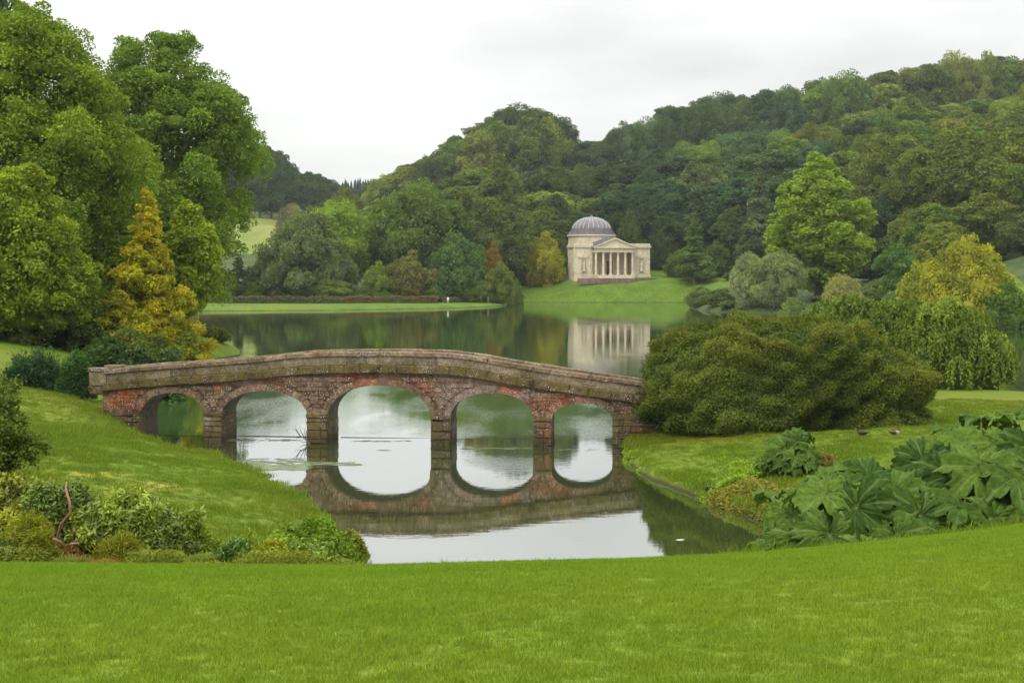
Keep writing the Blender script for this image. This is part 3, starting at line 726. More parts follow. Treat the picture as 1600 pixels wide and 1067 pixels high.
# --- trees one can tell apart in the middle distance
mid = [
    ('wide0', 480, 335, 88, 298, G_GREY, 'broad grey-green willow beside the meadow, behind the island hedge'),
    ('wide1', 520, 325, 68, 322, G_BRIGHT, 'bright yellow-green dome of a tree behind the grey-green willow'),
    ('fine0', 455, 322, 26, 400, (0.20, 0.19, 0.15), 'small pale grey tree at the edge of the sloping meadow'),
    ('wide1', 645, 298, 88, 330, G_MID, 'wide dense green tree left of the tall olive tree'),
    ('egg0', 778, 243, 52, 342, (0.130, 0.160, 0.055), 'tall egg-shaped olive tree standing above the lakeside trees'),
    ('wide1', 815, 172, 75, 590, G_DARK, 'highest round-headed tree on the skyline left of the temple'),
    ('fine0', 510, 436, 42, 266, (0.19, 0.235, 0.07), 'low pale green rounded shrub behind the island hedge'),
    ('low1', 641, 404, 38, 276, G_BROWN, 'small brownish tree right of the pale rounded shrub'),
    ('low0', 716, 373, 54, 285, (0.085, 0.14, 0.05), 'dark drooping tree behind the white-clothed walker'),
    ('low1', 782, 420, 28, 300, G_OLIVE, 'small yellow-green tree at the right tip of the island'),
    ('low1', 770, 392, 24, 318, (0.20, 0.13, 0.03), 'rust-tinted small tree above the yellow-green one'),
    ('low1', 850, 375, 37, 347, G_GOLD, 'golden maple on the mound left of the temple'),
    ('low1', 590, 418, 28, 280, (0.16, 0.22, 0.04), 'small light green tree between two darker ones, left of the brownish tree'),
    ('broad3', 540, 292, 34, 430, G_OLIVE, 'small round olive tree in the gap of the valley'),
    ('cone0', 372, 396, 30, 272, G_DARK, 'dark small conifer below the meadow'),
    ('low1', 415, 400, 36, 280, (0.075, 0.095, 0.04), 'greyish shrub between the small conifer and the willow'),
    ('low0', 340, 420, 36, 262, (0.09, 0.08, 0.035), 'brown-green shrub at the left end of the island hedge'),
    ('cone0', 1085, 331, 38, 340, (0.11, 0.17, 0.045), 'cone-shaped green tree right of the temple'),
    ('broad1', 1095, 250, 62, 385, (0.12, 0.15, 0.075), 'rounded grey-green tree above the cone-shaped tree'),
    ('cone0', 1185, 250, 44, 352, (0.12, 0.155, 0.08), 'tall feathery grey-green conifer left of the big lime-green tree'),
    ('egg0', 1280, 240, 84, 252, (0.200, 0.275, 0.030), 'big lime-green tree standing alone at the right shore'),
    ('fine0', 1168, 398, 31, 244, (0.22, 0.25, 0.16), 'silvery willow, smaller left one of the pair'),
    ('fine0', 1214, 397, 45, 240, (0.21, 0.24, 0.135), 'silvery willow, larger right one of the pair'),
    ('fine0', 1318, 433, 33, 222, (0.29, 0.28, 0.12), 'small buff shrub in front of the big lime-green tree'),
    ('broad3', 1402, 378, 36, 226, (0.095, 0.165, 0.05), 'rounded dark green tree left of the golden spreading tree'),
    ('wide0', 1510, 380, 84, 178, (0.27, 0.26, 0.030), 'spreading golden-yellow tree on the right shore'),
    ('low0', 1440, 418, 45, 186, (0.21, 0.23, 0.03), 'low yellow-green boughs beside the golden tree'),
    ('low0', 1570, 445, 44, 172, (0.10, 0.165, 0.035), 'dark green shrub on the grass under the golden tree'),
]
for k, px, py, hw, D, c, lab in mid:
    if px < 700 and D < 296: D = 297 + (D-260)*0.25
    elif px < 800 and D < 300: D = 304
    tree(k, px, py, hw, D, c, lab, name='shrub' if 'shrub' in lab else 'tree' if k not in ('cone0',) else 'conifer_tree', cat='shrub' if 'shrub' in lab else 'tree')
HB = ['bush behind the island hedge below the left side of the grey-green willow', 'bush just left of the pale rounded shrub behind the hedge', 'low bush right of the pale rounded shrub', 'low bush at the foot of the small light green tree', 'bush between the brownish tree and the dark drooping tree',
      'bush under the right side of the dark drooping tree', 'very low bush in front of the left half of the pale rounded shrub', 'leftmost low bush behind the island hedge', 'low bush at the foot of the small dark conifer', 'small bush under the yellow-green tree at the island tip', 'small bush on the right edge of the pale rounded shrub']
SB = ['bush at the waterline right of the temple mound, leftmost of the shore', 'spreading bush at the waterline just left of the silvery willows', 'low bush tight against the left silvery willow, at the water', 'highest bush on the right corner of the temple mound', 'bush at the right foot of the larger silvery willow',
      'bush below the left side of the buff shrub', 'bush right of the buff shrub near the golden tree', 'bush at the left foot of the golden boughs', 'low bush in front of the buff shrub', 'bush in the gap right of the lime-green tree', 'bush left of the rounded dark green tree foot', 'bush between the buff shrub and the lime-green tree',
      'bush at the foot of the rounded dark green tree', 'bush behind the left edge of the buff shrub', 'bush in front of the golden boughs', 'bush peeping over the weeping tree crown', 'bush behind the left weeping boughs at the water']
for i, (px, py, hw, D) in enumerate([(400, 445, 26, 262), (440, 450, 26, 264), (560, 452, 20, 270), (600, 455, 20, 272), (680, 448, 22, 276), (745, 440, 26, 292), (470, 452, 20, 262), (325, 455, 20, 256), (365, 452, 20, 260), (770, 455, 18, 294), (540, 458, 18, 268)]):
    D = 299 if px < 790 else D
    tree('low0', px, py, hw, D, tuple(np.array(G_MID)*rng.uniform(.8, 1.2)), HB[i], name='bush', cat='bush', group='bushes behind the island hedge')
for i, (px, py, hw, D) in enumerate([(1096, 449, 26, 268), (1126, 452, 30, 256), (1140, 470, 22, 248), (1085, 455, 16, 278), (1240, 468, 24, 232), (1280, 475, 30, 226), (1345, 470, 30, 214), (1390, 460, 26, 205), (1310, 478, 24, 214), (1360, 450, 30, 232), (1380, 438, 30, 240), (1335, 455, 26, 238), (1405, 452, 26, 215), (1290, 462, 26, 240), (1420, 468, 28, 195), (1365, 478, 26, 196), (1265, 485, 26, 218)]):
    tree('low0', px, py, hw, D, tuple(np.array((0.14, 0.19, 0.07))*rng.uniform(.8, 1.15)), SB[i % 17] if i < 17 else SB[-1], name='bush', cat='bush', group='bushes along the right shore')

# left hill wood beyond the meadow
LS = np.array([(300, 190), (370, 205), (400, 218), (420, 226), (450, 248), (470, 266), (495, 268), (515, 282), (545, 318), (570, 340)], float)
for row, D in enumerate((585, 612, 640)):
    for px in np.arange(335 + row*8, 535, 17):
        x = at(px + rng.uniform(-4, 4), D); st = zpix(np.interp(px, LS[:, 0], LS[:, 1]), D) - rng.uniform(0, 3)
        g = max(H(x, D), st - 42 + row*4)
        if row == 0: st = min(st - 3, g + rng.uniform(24, 30))
        col = G_BLUE if rng.random() < .6 else G_DARK
        if px < 395 and row == 0: col = (0.035, 0.04, 0.045)
        place('broad%d' % rng.integers(0, 4), 'broadleaf_tree', x, D, st, rng.uniform(7, 10), tuple(np.array(col)*rng.uniform(.8, 1.1)),
              'dark tree in the wood above the sloping meadow', 'trees above the meadow', ground=max(g, H(x, D)))
# conifers on the far ridge
for row, D in enumerate((930, 960, 990)):
    for px in np.arange(505 + row*3, 660, 7.5):
        x = at(px + rng.uniform(-2, 2), D); st = zpix(281 + rng.uniform(-4, 7), D)
        g = st - rng.uniform(26, 34)
        place('spire', 'conifer_tree', x, D, st, rng.uniform(4, 6), (0.035, 0.06, 0.045), 'distant blue-green conifer on the far ridge in the valley gap', 'conifers on the far ridge', ground=min(g, H(x, D)))

#@@NEARTREES
# ------------------------------------------------------------------ big trees on the left bank
def bigtree(name, label, seed, px, pytop, D, Rr, z0, nl, lr, n_leaf, leaf, color, prof='round', cat='tree', wmul=1.0, **kw):
    x = at(px, D); g = H(x, D) - 0.1; ht = zpix(pytop, D) - g
    me, cs, rs = crown('crown', seed, Rr, ht - z0, z0, nl, lr, n_leaf, leaf, prof=prof, **kw)
    e = empty(name, (x, D, g)); tag(e, label, cat)
    obj('crown', me, e, color=color)
    obj('trunk', trunk('trunk', seed, ht, ht*0.022+0.1, cs[:-5], z0, 12), e)
    return e
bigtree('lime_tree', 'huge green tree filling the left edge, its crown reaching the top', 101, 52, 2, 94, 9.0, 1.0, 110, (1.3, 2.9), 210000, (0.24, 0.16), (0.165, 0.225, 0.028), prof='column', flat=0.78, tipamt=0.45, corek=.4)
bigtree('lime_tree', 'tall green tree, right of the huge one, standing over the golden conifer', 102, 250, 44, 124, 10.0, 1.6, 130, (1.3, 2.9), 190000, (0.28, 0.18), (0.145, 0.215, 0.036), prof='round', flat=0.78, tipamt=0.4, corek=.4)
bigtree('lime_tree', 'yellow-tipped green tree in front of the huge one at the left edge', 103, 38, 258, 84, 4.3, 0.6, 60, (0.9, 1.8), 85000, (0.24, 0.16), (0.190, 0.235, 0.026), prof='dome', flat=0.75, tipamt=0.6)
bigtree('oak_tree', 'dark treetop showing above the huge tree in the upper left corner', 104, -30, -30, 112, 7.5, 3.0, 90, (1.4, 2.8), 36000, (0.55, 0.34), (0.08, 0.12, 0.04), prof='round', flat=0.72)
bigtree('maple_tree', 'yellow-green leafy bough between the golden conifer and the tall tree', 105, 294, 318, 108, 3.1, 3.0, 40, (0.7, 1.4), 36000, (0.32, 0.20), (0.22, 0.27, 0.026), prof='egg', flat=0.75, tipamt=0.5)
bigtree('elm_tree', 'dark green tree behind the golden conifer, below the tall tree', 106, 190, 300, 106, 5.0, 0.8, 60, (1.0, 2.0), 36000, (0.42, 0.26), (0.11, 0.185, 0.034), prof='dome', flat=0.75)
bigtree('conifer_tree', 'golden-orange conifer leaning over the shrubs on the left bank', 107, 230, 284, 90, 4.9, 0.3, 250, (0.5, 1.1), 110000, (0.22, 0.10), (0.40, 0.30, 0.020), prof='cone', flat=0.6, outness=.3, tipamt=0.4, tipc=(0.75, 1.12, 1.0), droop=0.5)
bigtree('conifer_tree', 'short golden conifer at the left foot of the taller one', 108, 185, 455, 87, 1.9, 0.2, 46, (0.35, 0.7), 18000, (0.24, 0.12), (0.30, 0.27, 0.022), prof='dome', flat=0.6)
for i, (px, py, D, rr, c, lab) in enumerate([
    (20, 470, 86, 2.6, (0.05, 0.085, 0.02), 'dark shrub at the left frame edge under the huge tree'),
    (95, 478, 88, 2.4, (0.05, 0.09, 0.02), 'dark green shrub second from the left under the huge tree'),
    (145, 492, 86, 2.1, (0.06, 0.09, 0.022), 'rounded shrub left of the short golden conifer'),
    (200, 512, 81, 2.2, (0.095, 0.115, 0.026), 'olive shrub in front of the golden conifers, left of centre'),
    (245, 522, 78, 2.0, (0.09, 0.115, 0.026), 'olive shrub just above the left half of the bridge parapet'),
    (288, 512, 84, 1.5, (0.14, 0.15, 0.02), 'yellow-green shrub beside the grassy point, right of the golden conifer'),
    (165, 528, 79, 1.6, (0.045, 0.08, 0.025), 'dark shrub low on the lawn behind the left end of the bridge'),
    (215, 540, 75, 1.5, (0.04, 0.075, 0.025), 'dark glossy shrub closest behind the left parapet'),
    (262, 545, 74, 1.2, (0.04, 0.08, 0.025), 'small dark glossy shrub right of the other dark one behind the parapet'),
    (335, 516, 116, 1.5, (0.10, 0.11, 0.035), 'small dull shrub on the grassy point by the lake'),
    ]):
    bigtree('shrub', lab, 120+i, px, py, D, rr, 0.0, 34, (0.3*rr, 0.5*rr), 9000, (0.22, 0.13), c, prof='dome', cat='shrub', flat=0.7, mat=M_LEAF_GLOSS if 'glossy' in lab else None)

# two small dark bushes by the bridge end
# ------------------------------------------------------------------ right bank: broad mounded bush
def wave_noise(seed, n=14):
    """smooth pseudo-random function of 3-D points built from crossed waves"""
    r = np.random.default_rng(seed); K = r.normal(size=(n, 3)); ph = r.uniform(0, 6.28, n)
    K /= np.linalg.norm(K, axis=1, keepdims=True); K *= r.uniform(.7, 1.4, (n, 1))
    return lambda P, f: np.sin(P @ (K*f).T + ph).sum(1)/math.sqrt(n)/0.75

def mound_bush(name, label, seed, cx_, cy_, a, b, h, n_leaf, leaf, color, tips, cat='bush', f0=1.6, amp=(0.10, 0.09, 0.06), spike=0.35, mat=None, pw=2.5, loose=0.07, group=None, zs=1.3, off=0.1):
    """a bush grown over a rounded mound whose surface billows at three scales (f0 per metre)"""
    r = np.random.default_rng(seed); wn1 = wave_noise(seed); wn2 = wave_noise(seed+1); wn3 = wave_noise(seed+2)
    g = H(cx_, cy_) - 0.12
    def surf(d):
        q = (np.abs(d)**pw).sum(1)**(-1.0/pw)
        base_ = d*q[:, None]*np.array([a, b, h])
        st = base_*np.array([1, 1, zs])
        m = 1 + amp[0]*wn1(st, f0*.55) + amp[1]*wn2(st, f0*1.5) + amp[2]*wn3(st, f0*4.2)
        return base_, m, (wn2(st, f0*1.5)*.6 + wn3(st, f0*4.2)*.5)
    d = r.normal(size=(n_leaf, 3)); d /= np.array([a, b, h])**0.0
    d = unit(d*np.array([1, 1, 1.0])); d[:, 2] = np.abs(d[:, 2])
    lowd = d[:, 2] > 0.93
    d = unit(d)
    base_, m, nz = surf(d)
    P = base_*(m + loose*r.normal(size=n_leaf) - 0.05*r.random(n_leaf))[:, None]
    P[:, 2] += 0.02
    keep = (nz + r.normal(size=n_leaf)*.5 > -1.35) & (P[:, 2] > -.05)
    P, d, nz = P[keep], d[keep], nz[keep]; n = len(P)
    nrm = unit(P/np.array([a*a, b*b, h*h]))
    N = unit(nrm*0.45 + r.normal(size=(n, 3))*0.6 + np.array([0, 0, 0.25]))
    sz = r.uniform(.6, 1.3, n)
    V, F = leaf_quads(P, N, leaf[0]*sz, leaf[1]*sz, r, up=nrm*spike*2+np.array([0, 0, spike]))
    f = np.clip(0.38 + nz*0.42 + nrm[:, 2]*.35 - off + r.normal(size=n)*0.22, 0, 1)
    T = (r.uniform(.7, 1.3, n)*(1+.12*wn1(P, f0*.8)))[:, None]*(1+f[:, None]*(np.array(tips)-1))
    iv, iff = ico(4); iv[:, 2] = np.maximum(iv[:, 2], -0.05)
    bb, mm, _ = surf(unit(iv)); cv = bb*(mm*0.90-0.03)[:, None]
    e = empty(name, (cx_, cy_, g)); tag(e, label, cat, group)
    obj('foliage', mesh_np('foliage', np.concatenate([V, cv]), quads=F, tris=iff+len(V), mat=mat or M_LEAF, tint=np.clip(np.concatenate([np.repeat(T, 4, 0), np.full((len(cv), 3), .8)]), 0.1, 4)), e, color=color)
    mb = MB()
    for k in range(7):
        an = k*0.9; mb.tube([(0.1*a*math.cos(an), 0.1*b*math.sin(an), -0.2), (a*.25*math.cos(an), b*.25*math.sin(an), h*.4), (a*.5*math.cos(an), b*.5*math.sin(an), h*.6)], [0.05*min(1, h), 0.03*min(1, h), 0.01], 5)
    obj('stem', mb.mesh('stem', M_BARK, True), e)
    return e
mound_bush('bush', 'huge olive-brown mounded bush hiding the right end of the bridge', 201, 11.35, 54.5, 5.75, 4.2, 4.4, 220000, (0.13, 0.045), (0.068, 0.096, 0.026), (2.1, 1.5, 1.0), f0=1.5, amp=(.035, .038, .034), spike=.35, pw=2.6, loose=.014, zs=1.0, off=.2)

def weeping(name, label, seed, x0, y0, a, b, h, ncl, color):
    """mushroom-headed boughs, each trailing a skirt of leafy strands"""
    r = np.random.default_rng(seed); g = H(x0, y0) - 0.1
    P, Dn, T, heads = [], [], [], []
    for c in range(ncl):
        th = r.uniform(0, 2*np.pi); rho = r.uniform(0.0, 1)**0.55
        cx, cy = rho*a*.86*math.cos(th), rho*b*.86*math.sin(th)
        top = h*(1-0.55*rho**2.4)*r.uniform(.82, 1.04); cr = r.uniform(.55, 1.0); sh = r.uniform(.75, 1.25)
        heads.append((cx, cy, top))
        for k in range(34):
            t2 = r.uniform(0, 6.28); rr = cr*r.uniform(.1, 1)**.6
            x, y = cx+rr*math.cos(t2), cy+rr*math.sin(t2); zt = top - .5*(rr/cr)**2*cr + r.normal(0, .05)
            ln = max(.15, min(zt-.15, r.uniform(.3, 1.9)*(.5+.6*rho))); n = int(ln*15)+4
            t = np.linspace(0, 1, n)
            q = np.stack([x + math.cos(t2)*.25*np.sin(t*1.5)+r.normal(0, .1)*t, y + math.sin(t2)*.25*np.sin(t*1.5)+r.normal(0, .1)*t, zt+.06*np.sin(t*3)-ln*t**1.25], 1) + r.normal(0, .055, (n, 3))
            P.append(q); Dn.append(np.repeat([[math.cos(t2), math.sin(t2), .5]], n, 0)); T.append(np.full(n, sh*r.uniform(.8, 1.2)))
    P = np.concatenate(P); Dn = np.concatenate(Dn); T = np.concatenate(T); n = len(P)
    N = unit(Dn + r.normal(size=(n, 3))*.55)
    V, F = leaf_quads(P, N, .22*r.uniform(.7, 1.2, n), .12, r, up=np.array([[0, 0, -1.0]]))
    TT = (T*r.uniform(.8, 1.2, n))[:, None]*np.where(r.random((n, 1)) < .22, np.array([[1.35, 1.2, 0.8]]), np.array([[1.0, 1.0, 1.0]]))
    iv, iff = ico(3); iv[:, 2] = np.maximum(iv[:, 2], 0)
    cv = iv*np.array([a*.72, b*.72, h*.62])*(1+0.1*np.sin(iv[:, :1]*9+1)+0.08*np.cos(iv[:, 1:2]*8))
    e = empty(name, (x0, y0, g)); tag(e, label, 'tree')
    obj('crown', mesh_np('crown', np.concatenate([V, cv]), quads=F, tris=iff+len(V), mat=M_LEAF, tint=np.concatenate([np.repeat(TT, 4, 0), np.full((len(cv), 3), .7)])), e, color=color)
    mb = MB(); mb.tube([(0, 0, -0.3), (0.1, 0, h*.4), (0.0, 0.1, h*.8)], [0.3, 0.22, 0.08], 7)
    for (cx, cy, tp) in heads[::3]:
        mb.tube([(0, 0, h*.5), (cx*.5, cy*.5, max(h*.7, tp*.95)), (cx, cy, tp-.1)], [0.1, 0.06, 0.02], 5)
    obj('trunk', mb.mesh('trunk', M_BARK, True), e)
weeping('weeping_tree', 'weeping tree with trailing boughs at the water behind the huge bush', 301, 25.8, 76.0, 4.2, 2.7, 5.15, 120, (0.130, 0.170, 0.034))
weeping('weeping_tree', 'lower arching boughs of weeping foliage left of the taller weeping tree', 302, 20.2, 77.0, 3.8, 2.4, 5.45, 95, (0.120, 0.165, 0.038))
weeping('weeping_tree', 'small weeping tree in the middle behind the top of the huge bush', 303, 23.6, 78.0, 2.8, 2.0, 5.6, 60, (0.118, 0.170, 0.036))

#@@GUNNERA
# ------------------------------------------------------------------ giant-leaved plants
def gunnera_mat():
    m, t = newmat('giant_leaf'); b = NB(t)
    at_ = b.n('ShaderNodeAttribute', attribute_name='vein'); oi = b.n('ShaderNodeObjectInfo')
    c = b.mix(oi.outputs['Random'], (0.026, 0.062, 0.008), (0.085, 0.150, 0.018))
    n1 = b.noise(b.pos(), 9, 4, 0.6)
    c = b.mix(1.0, c, b.mix(b.rng(n1, .3, .7), (0.6, 0.64, 0.6), (1.35, 1.3, 1.35)), 'MULTIPLY')
    c = b.mix(b.math('MULTIPLY', at_.outputs['Fac'], 0.7), c, (0.19, 0.25, 0.09))
    p = b.principled(c, 0.7, b.bump(n1, 0.8, 0.04), 0.07)
    tr = b.n('ShaderNodeBsdfTranslucent'); b.l(b.mix(1.0, c, (1.2, 1.4, .6), 'MULTIPLY'), tr.inputs['Color'])
    ms = b.n('ShaderNodeMixShader'); ms.inputs[0].default_value = 0.15
    b.l(p, ms.inputs[1]); b.l(tr.outputs[0], ms.inputs[2]); b.out(ms.outputs[0]); return m
M_GUN = gunnera_mat()
M_STALK = plain('leaf_stalk', (0.16, 0.20, 0.06))

def gunnera_leaf(seed):
    r = np.random.default_rng(seed)
    NA, NR = 120, 9
    th = np.linspace(-math.pi*0.93, math.pi*0.93, NA)
    nl = 7
    ph = (th/(math.pi*0.93)*0.5+0.5)*nl                      # lobe coordinate
    fl = ph - np.floor(ph)
    lobe = np.abs(np.sin(math.pi*fl))**0.8
    Rm = (0.64 + 0.28*lobe + 0.10*np.abs(np.sin(3*math.pi*fl)))*(1 - 0.16*np.abs(th)/math.pi) + 0.10*np.abs(((ph*6) % 1)-0.5)*2 - .05 + r.normal(0, .035, NA)
    Rm *= 1 + 0.08*np.sin(th*1.0+seed)
    V, vein = [(0, 0, -0.03)], [1.0]
    tilt = r.uniform(0, 6.28, 3)
    for k in range(1, NR+1):
        f = (k/NR)
        for j in range(NA):
            rr = Rm[j]*f; ribs = math.exp(-((fl[j]-0.5)/0.05)**2)
            sub = max(0, math.cos((fl[j]-0.5)*18 - f*9*np.sign(fl[j]-0.5)))**6
            z = 0.36*f - 0.26*f*f - 0.13*ribs*f + 0.11*sub*f*f + 0.13*f*f*math.cos(ph[j]*2*math.pi) - 0.22*f**3*abs(math.sin(th[j]*.5)) + 0.12*f*f*math.sin(th[j]*2+tilt[1]) + .05*f*f*math.sin(th[j]*3+tilt[2])
            z += r.normal(0, 0.014)
            V.append((rr*math.cos(th[j]), rr*math.sin(th[j]), z)); vein.append(max(ribs, 0.35*sub)*(1-0.4*f))
    tr = [(0, 1+j, 2+j) for j in range(NA-1)]
    qd = [(1+(k-1)*NA+j, 1+k*NA+j, 1+k*NA+j+1, 1+(k-1)*NA+j+1) for k in range(1, NR) for j in range(NA-1)]
    return mesh_np('leaf', V, quads=qd, tris=tr, mat=M_GUN, smooth=True, attrs={'vein': vein})
GL = [gunnera_leaf(s) for s in (1, 2, 3, 4)]

def gunnera(label, x0, y0, spots, seed, name='giant_rhubarb_plant'):
    """spots: (px, py, D, radius) of each big leaf; the plant's stalks spring from x0,y0"""
    r = random.Random(seed); g = H(x0, y0)
    e = empty(name, (x0, y0, g)); tag(e, label, 'plant')
    for px, py, D, rad in spots:
        py += {6: 9, 7: 20}.get(seed, 0)
        x, z = at(px, D), zpix(py, D)
        x += r.uniform(-.05, .05)
        dx, dy = x-x0, D-y0
        az = math.atan2(dy, dx)
        dist = math.hypot(dx, dy)
        tilt = r.uniform(0.35, 1.0) if D < y0+0.3 else r.uniform(0.05, 0.55)
        lf = obj('leaf', GL[r.randrange(4)], e, loc=(dx, dy, z-g), scale=(rad, rad, rad))
        # tip points outward and down; blade faces the viewer side
        out_ = Vector((dx*1.0+r.uniform(-.8, .8), dy-0.6, 0)).normalized() if dist > 0.1 else Vector((0, -1, 0))
        xax = (out_*math.cos(tilt) + Vector((0, 0, -math.sin(tilt)))).normalized()
        yax = Vector((0, 0, 1)).cross(xax).normalized(); zax = xax.cross(yax)
        yax = (yax*math.cos(0.0) + zax*r.uniform(-.5, .5)).normalized(); zax = xax.cross(yax).normalized(); yax = zax.cross(xax)
        lf.rotation_euler = Matrix((xax, yax, zax)).transposed().to_euler()
        gz = H(x0+dx*0.35, y0+dy*0.35) - g
        mb = MB(); mb.tube([(dx*.35, dy*.35, gz-0.1), (dx*.6, dy*.6, gz+(z-g-gz)*.6), (dx, dy, z-g-0.03*rad)], [0.045, 0.036, 0.025], 6)
        obj('stalk', mb.mesh('stalk', M_STALK, True), e)
    return e
gunnera('clump of giant lobed leaves nearest the water, lowest and leftmost of the big clumps', at(1330, 24.5), 25.0,
        [(1235, 800, 24.5, .72), (1290, 770, 24.2, .85), (1250, 840, 23.6, .70), (1340, 792, 23.6, .88), (1400, 775, 24.4, .85), (1300, 835, 23.2, .80), (1395, 838, 22.9, .80), (1440, 805, 23.4, .78),
         (1360, 745, 25.6, .80), (1295, 745, 25.8, .66), (1212, 838, 24.2, .52), (1350, 862, 22.6, .55), (1448, 838, 22.9, .55), (1225, 775, 25.4, .58), (1410, 742, 26.2, .70), (1262, 858, 23.0, .5), (1200, 858, 23.8, .38)], 5)
gunnera('tall clump of giant lobed leaves at the right edge of the photo', at(1560, 25.5), 26.3,
        [(1440, 712, 26.2, .72), (1490, 735, 25.0, .74), (1430, 745, 25.6, .62), (1540, 722, 24.4, .86), (1590, 738, 24.0, .80), (1500, 680, 26.8, .75), (1560, 685, 26.2, .72), (1610, 690, 25.6, .78),
         (1545, 800, 23.4, .72), (1580, 775, 23.8, .78), (1500, 782, 23.6, .62), (1610, 805, 23.0, .60), (1470, 690, 27.6, .6), (1530, 650, 27.6, .62), (1585, 655, 27.2, .66), (1630, 660, 27.0, .7),
         (1640, 760, 24.0, .8), (1550, 752, 24.2, .6), (1525, 828, 23.0, .42), (1470, 770, 24.5, .5), (1570, 835, 22.8, .4), (1620, 728, 24.6, .8)], 6)
gunnera('farther mass of giant lobed leaves behind the tall right clump', at(1570, 31), 31.5,
        [(1480, 672, 30.6, .62), (1520, 655, 31.0, .7), (1560, 640, 31.2, .7), (1595, 645, 30.6, .72), (1450, 690, 30.0, .6), (1495, 650, 32, .6), (1540, 665, 30, .7), (1580, 668, 30, .7), (1620, 640, 31, .8)], 7)
gunnera('small lone clump of giant leaves on the open bank below the huge bush', at(1238, 42.5), 42.5,
        [(px, py, D+2.3, rad) for px, py, D, rad in [(1228, 700, 39.4, .62), (1250, 690, 39.6, .62), (1238, 682, 40.2, .60), (1215, 710, 39.2, .5), (1262, 703, 39.2, .52), (1240, 714, 38.8, .5), (1222, 690, 40, .5), (1256, 680, 40.6, .5),
         (1228, 724, 38.8, .46), (1254, 722, 38.8, .46), (1212, 722, 39.2, .4), (1268, 716, 39.4, .42), (1240, 730, 38.6, .36), (1222, 730, 38.8, .32), (1260, 729, 38.9, .32), (1206, 730, 39, .28)]], 8)
gunnera('small greyish giant-leaved seedling left of the lone clump', at(1194, 42.5), 42.5, [(1190, 718, 42, .32), (1200, 714, 42.4, .3), (1184, 722, 41.8, .26), (1196, 726, 41.6, .24)], 9)

#@@BUSHES
# ------------------------------------------------------------------ plants along the lawn's edge, left
def whorl_bush(label, seed, px, D, a, b, h, n_leaf, leaf, color, tips, name='rhododendron_bush', cat='bush', **kw):
    kw.setdefault('f0', 3.2); kw.setdefault('amp', (.13, .12, .08)); kw.setdefault('loose', .07); kw.setdefault('pw', 2.1); kw.setdefault('spike', .3)
    if h > 10: h = (zpix(h, D) - H(at(px, D), D) + .12)/1.52
    return mound_bush(name, label, seed, at(px, D), D, a, b, h, n_leaf, leaf, color, tips, cat=cat, **kw)
YT = (2.6, 2.3, 1.1)
whorl_bush('spiky blue-dark bush, larger left one by the bridge end', 140, 56, 59.5, 1.05, .8, 536, 9000, (0.26, 0.05), (0.030, 0.062, 0.036), (1.4, 1.4, 1.2), name='bush', spike=1.0, loose=.20, f0=2.2)
whorl_bush('small dark green bush against the left end of the bridge', 141, 119, 59.0, 0.66, .6, 552, 7000, (0.20, 0.05), (0.035, 0.075, 0.024), (1.5, 1.5, 1.1), name='bush', spike=.9, loose=.14, f0=2.6)
whorl_bush('leathery bush with pale yellow new leaves, widest of the near left bushes', 401, 198, 25.2, 1.35, 0.9, 757, 18000, (0.13, 0.05), (0.10, 0.125, 0.03), YT, mat=M_LEAF_GLOSS)
whorl_bush('dark leathery bush on the right flank of the widest near left bush', 402, 258, 24.7, 0.60, 0.6, 802, 8000, (0.12, 0.045), (0.075, 0.10, 0.03), (2.2, 2.0, 1.1), mat=M_LEAF_GLOSS)
whorl_bush('mixed bush at the left frame edge with reddish twigs inside', 403, 18, 26.4, 1.35, 0.9, 718, 17000, (0.11, 0.05), (0.12, 0.14, 0.035), (2.0, 1.7, 1.0), mat=M_LEAF_GLOSS)
whorl_bush('dark green leathery bush round the bare red branches', 404, 108, 25.7, 0.8, 0.6, 735, 9000, (0.13, 0.055), (0.07, 0.10, 0.03), (2.0, 1.8, 1.1), mat=M_LEAF_GLOSS)
whorl_bush('dark low bush in the bottom left corner behind the golden one', 405, 6, 23.3, 0.42, 0.4, 832, 6000, (0.11, 0.045), (0.055, 0.09, 0.028), (1.6, 1.5, 1.1), mat=M_LEAF_GLOSS)
whorl_bush('small dark shrub in the middle of the row along the lawn', 406, 368, 24.6, 0.42, 0.4, 832, 4500, (0.11, 0.04), (0.06, 0.10, 0.028), (1.6, 1.6, 1.1), mat=M_LEAF_GLOSS)
whorl_bush('leafy dark shrub nearest the water at the end of the row', 407, 478, 26.2, 0.85, 0.8, 805, 12000, (0.12, 0.055), (0.11, 0.155, 0.03), (1.9, 1.7, 1.0), mat=M_LEAF_GLOSS)
whorl_bush('bright green creeping shrub on the tip of the left bank', 408, 495, 29.5, 0.95, 0.9, 782, 12000, (0.11, 0.06), (0.13, 0.20, 0.026), (1.3, 1.25, 1.0))
whorl_bush('small olive shrub overhanging the water at the very tip of the left bank', 409, 543, 31.7, 0.40, 0.4, 0.60, 4500, (0.09, 0.04), (0.14, 0.16, 0.035), (1.6, 1.4, 1.0))
whorl_bush('small red-leaved bush at the foot of the bare red branches', 414, 100, 24.0, 0.30, 0.25, 848, 1500, (0.10, 0.045), (0.13, 0.05, 0.035), (1.2, 1.8, 1.0), loose=.15)
whorl_bush('olive low shrub filling between the widest leathery bush and the small dark shrub', 411, 318, 25.6, 0.75, 0.5, 826, 9000, (0.11, 0.03), (0.14, 0.17, 0.03), (1.5, 1.4, 1.0), spike=.8, loose=.12)
whorl_bush('low green shrub behind the small dark shrub, merging into the bank', 412, 395, 26.8, 0.85, 0.5, 820, 9000, (0.11, 0.03), (0.13, 0.18, 0.03), (1.5, 1.4, 1.0), spike=.8, loose=.12)
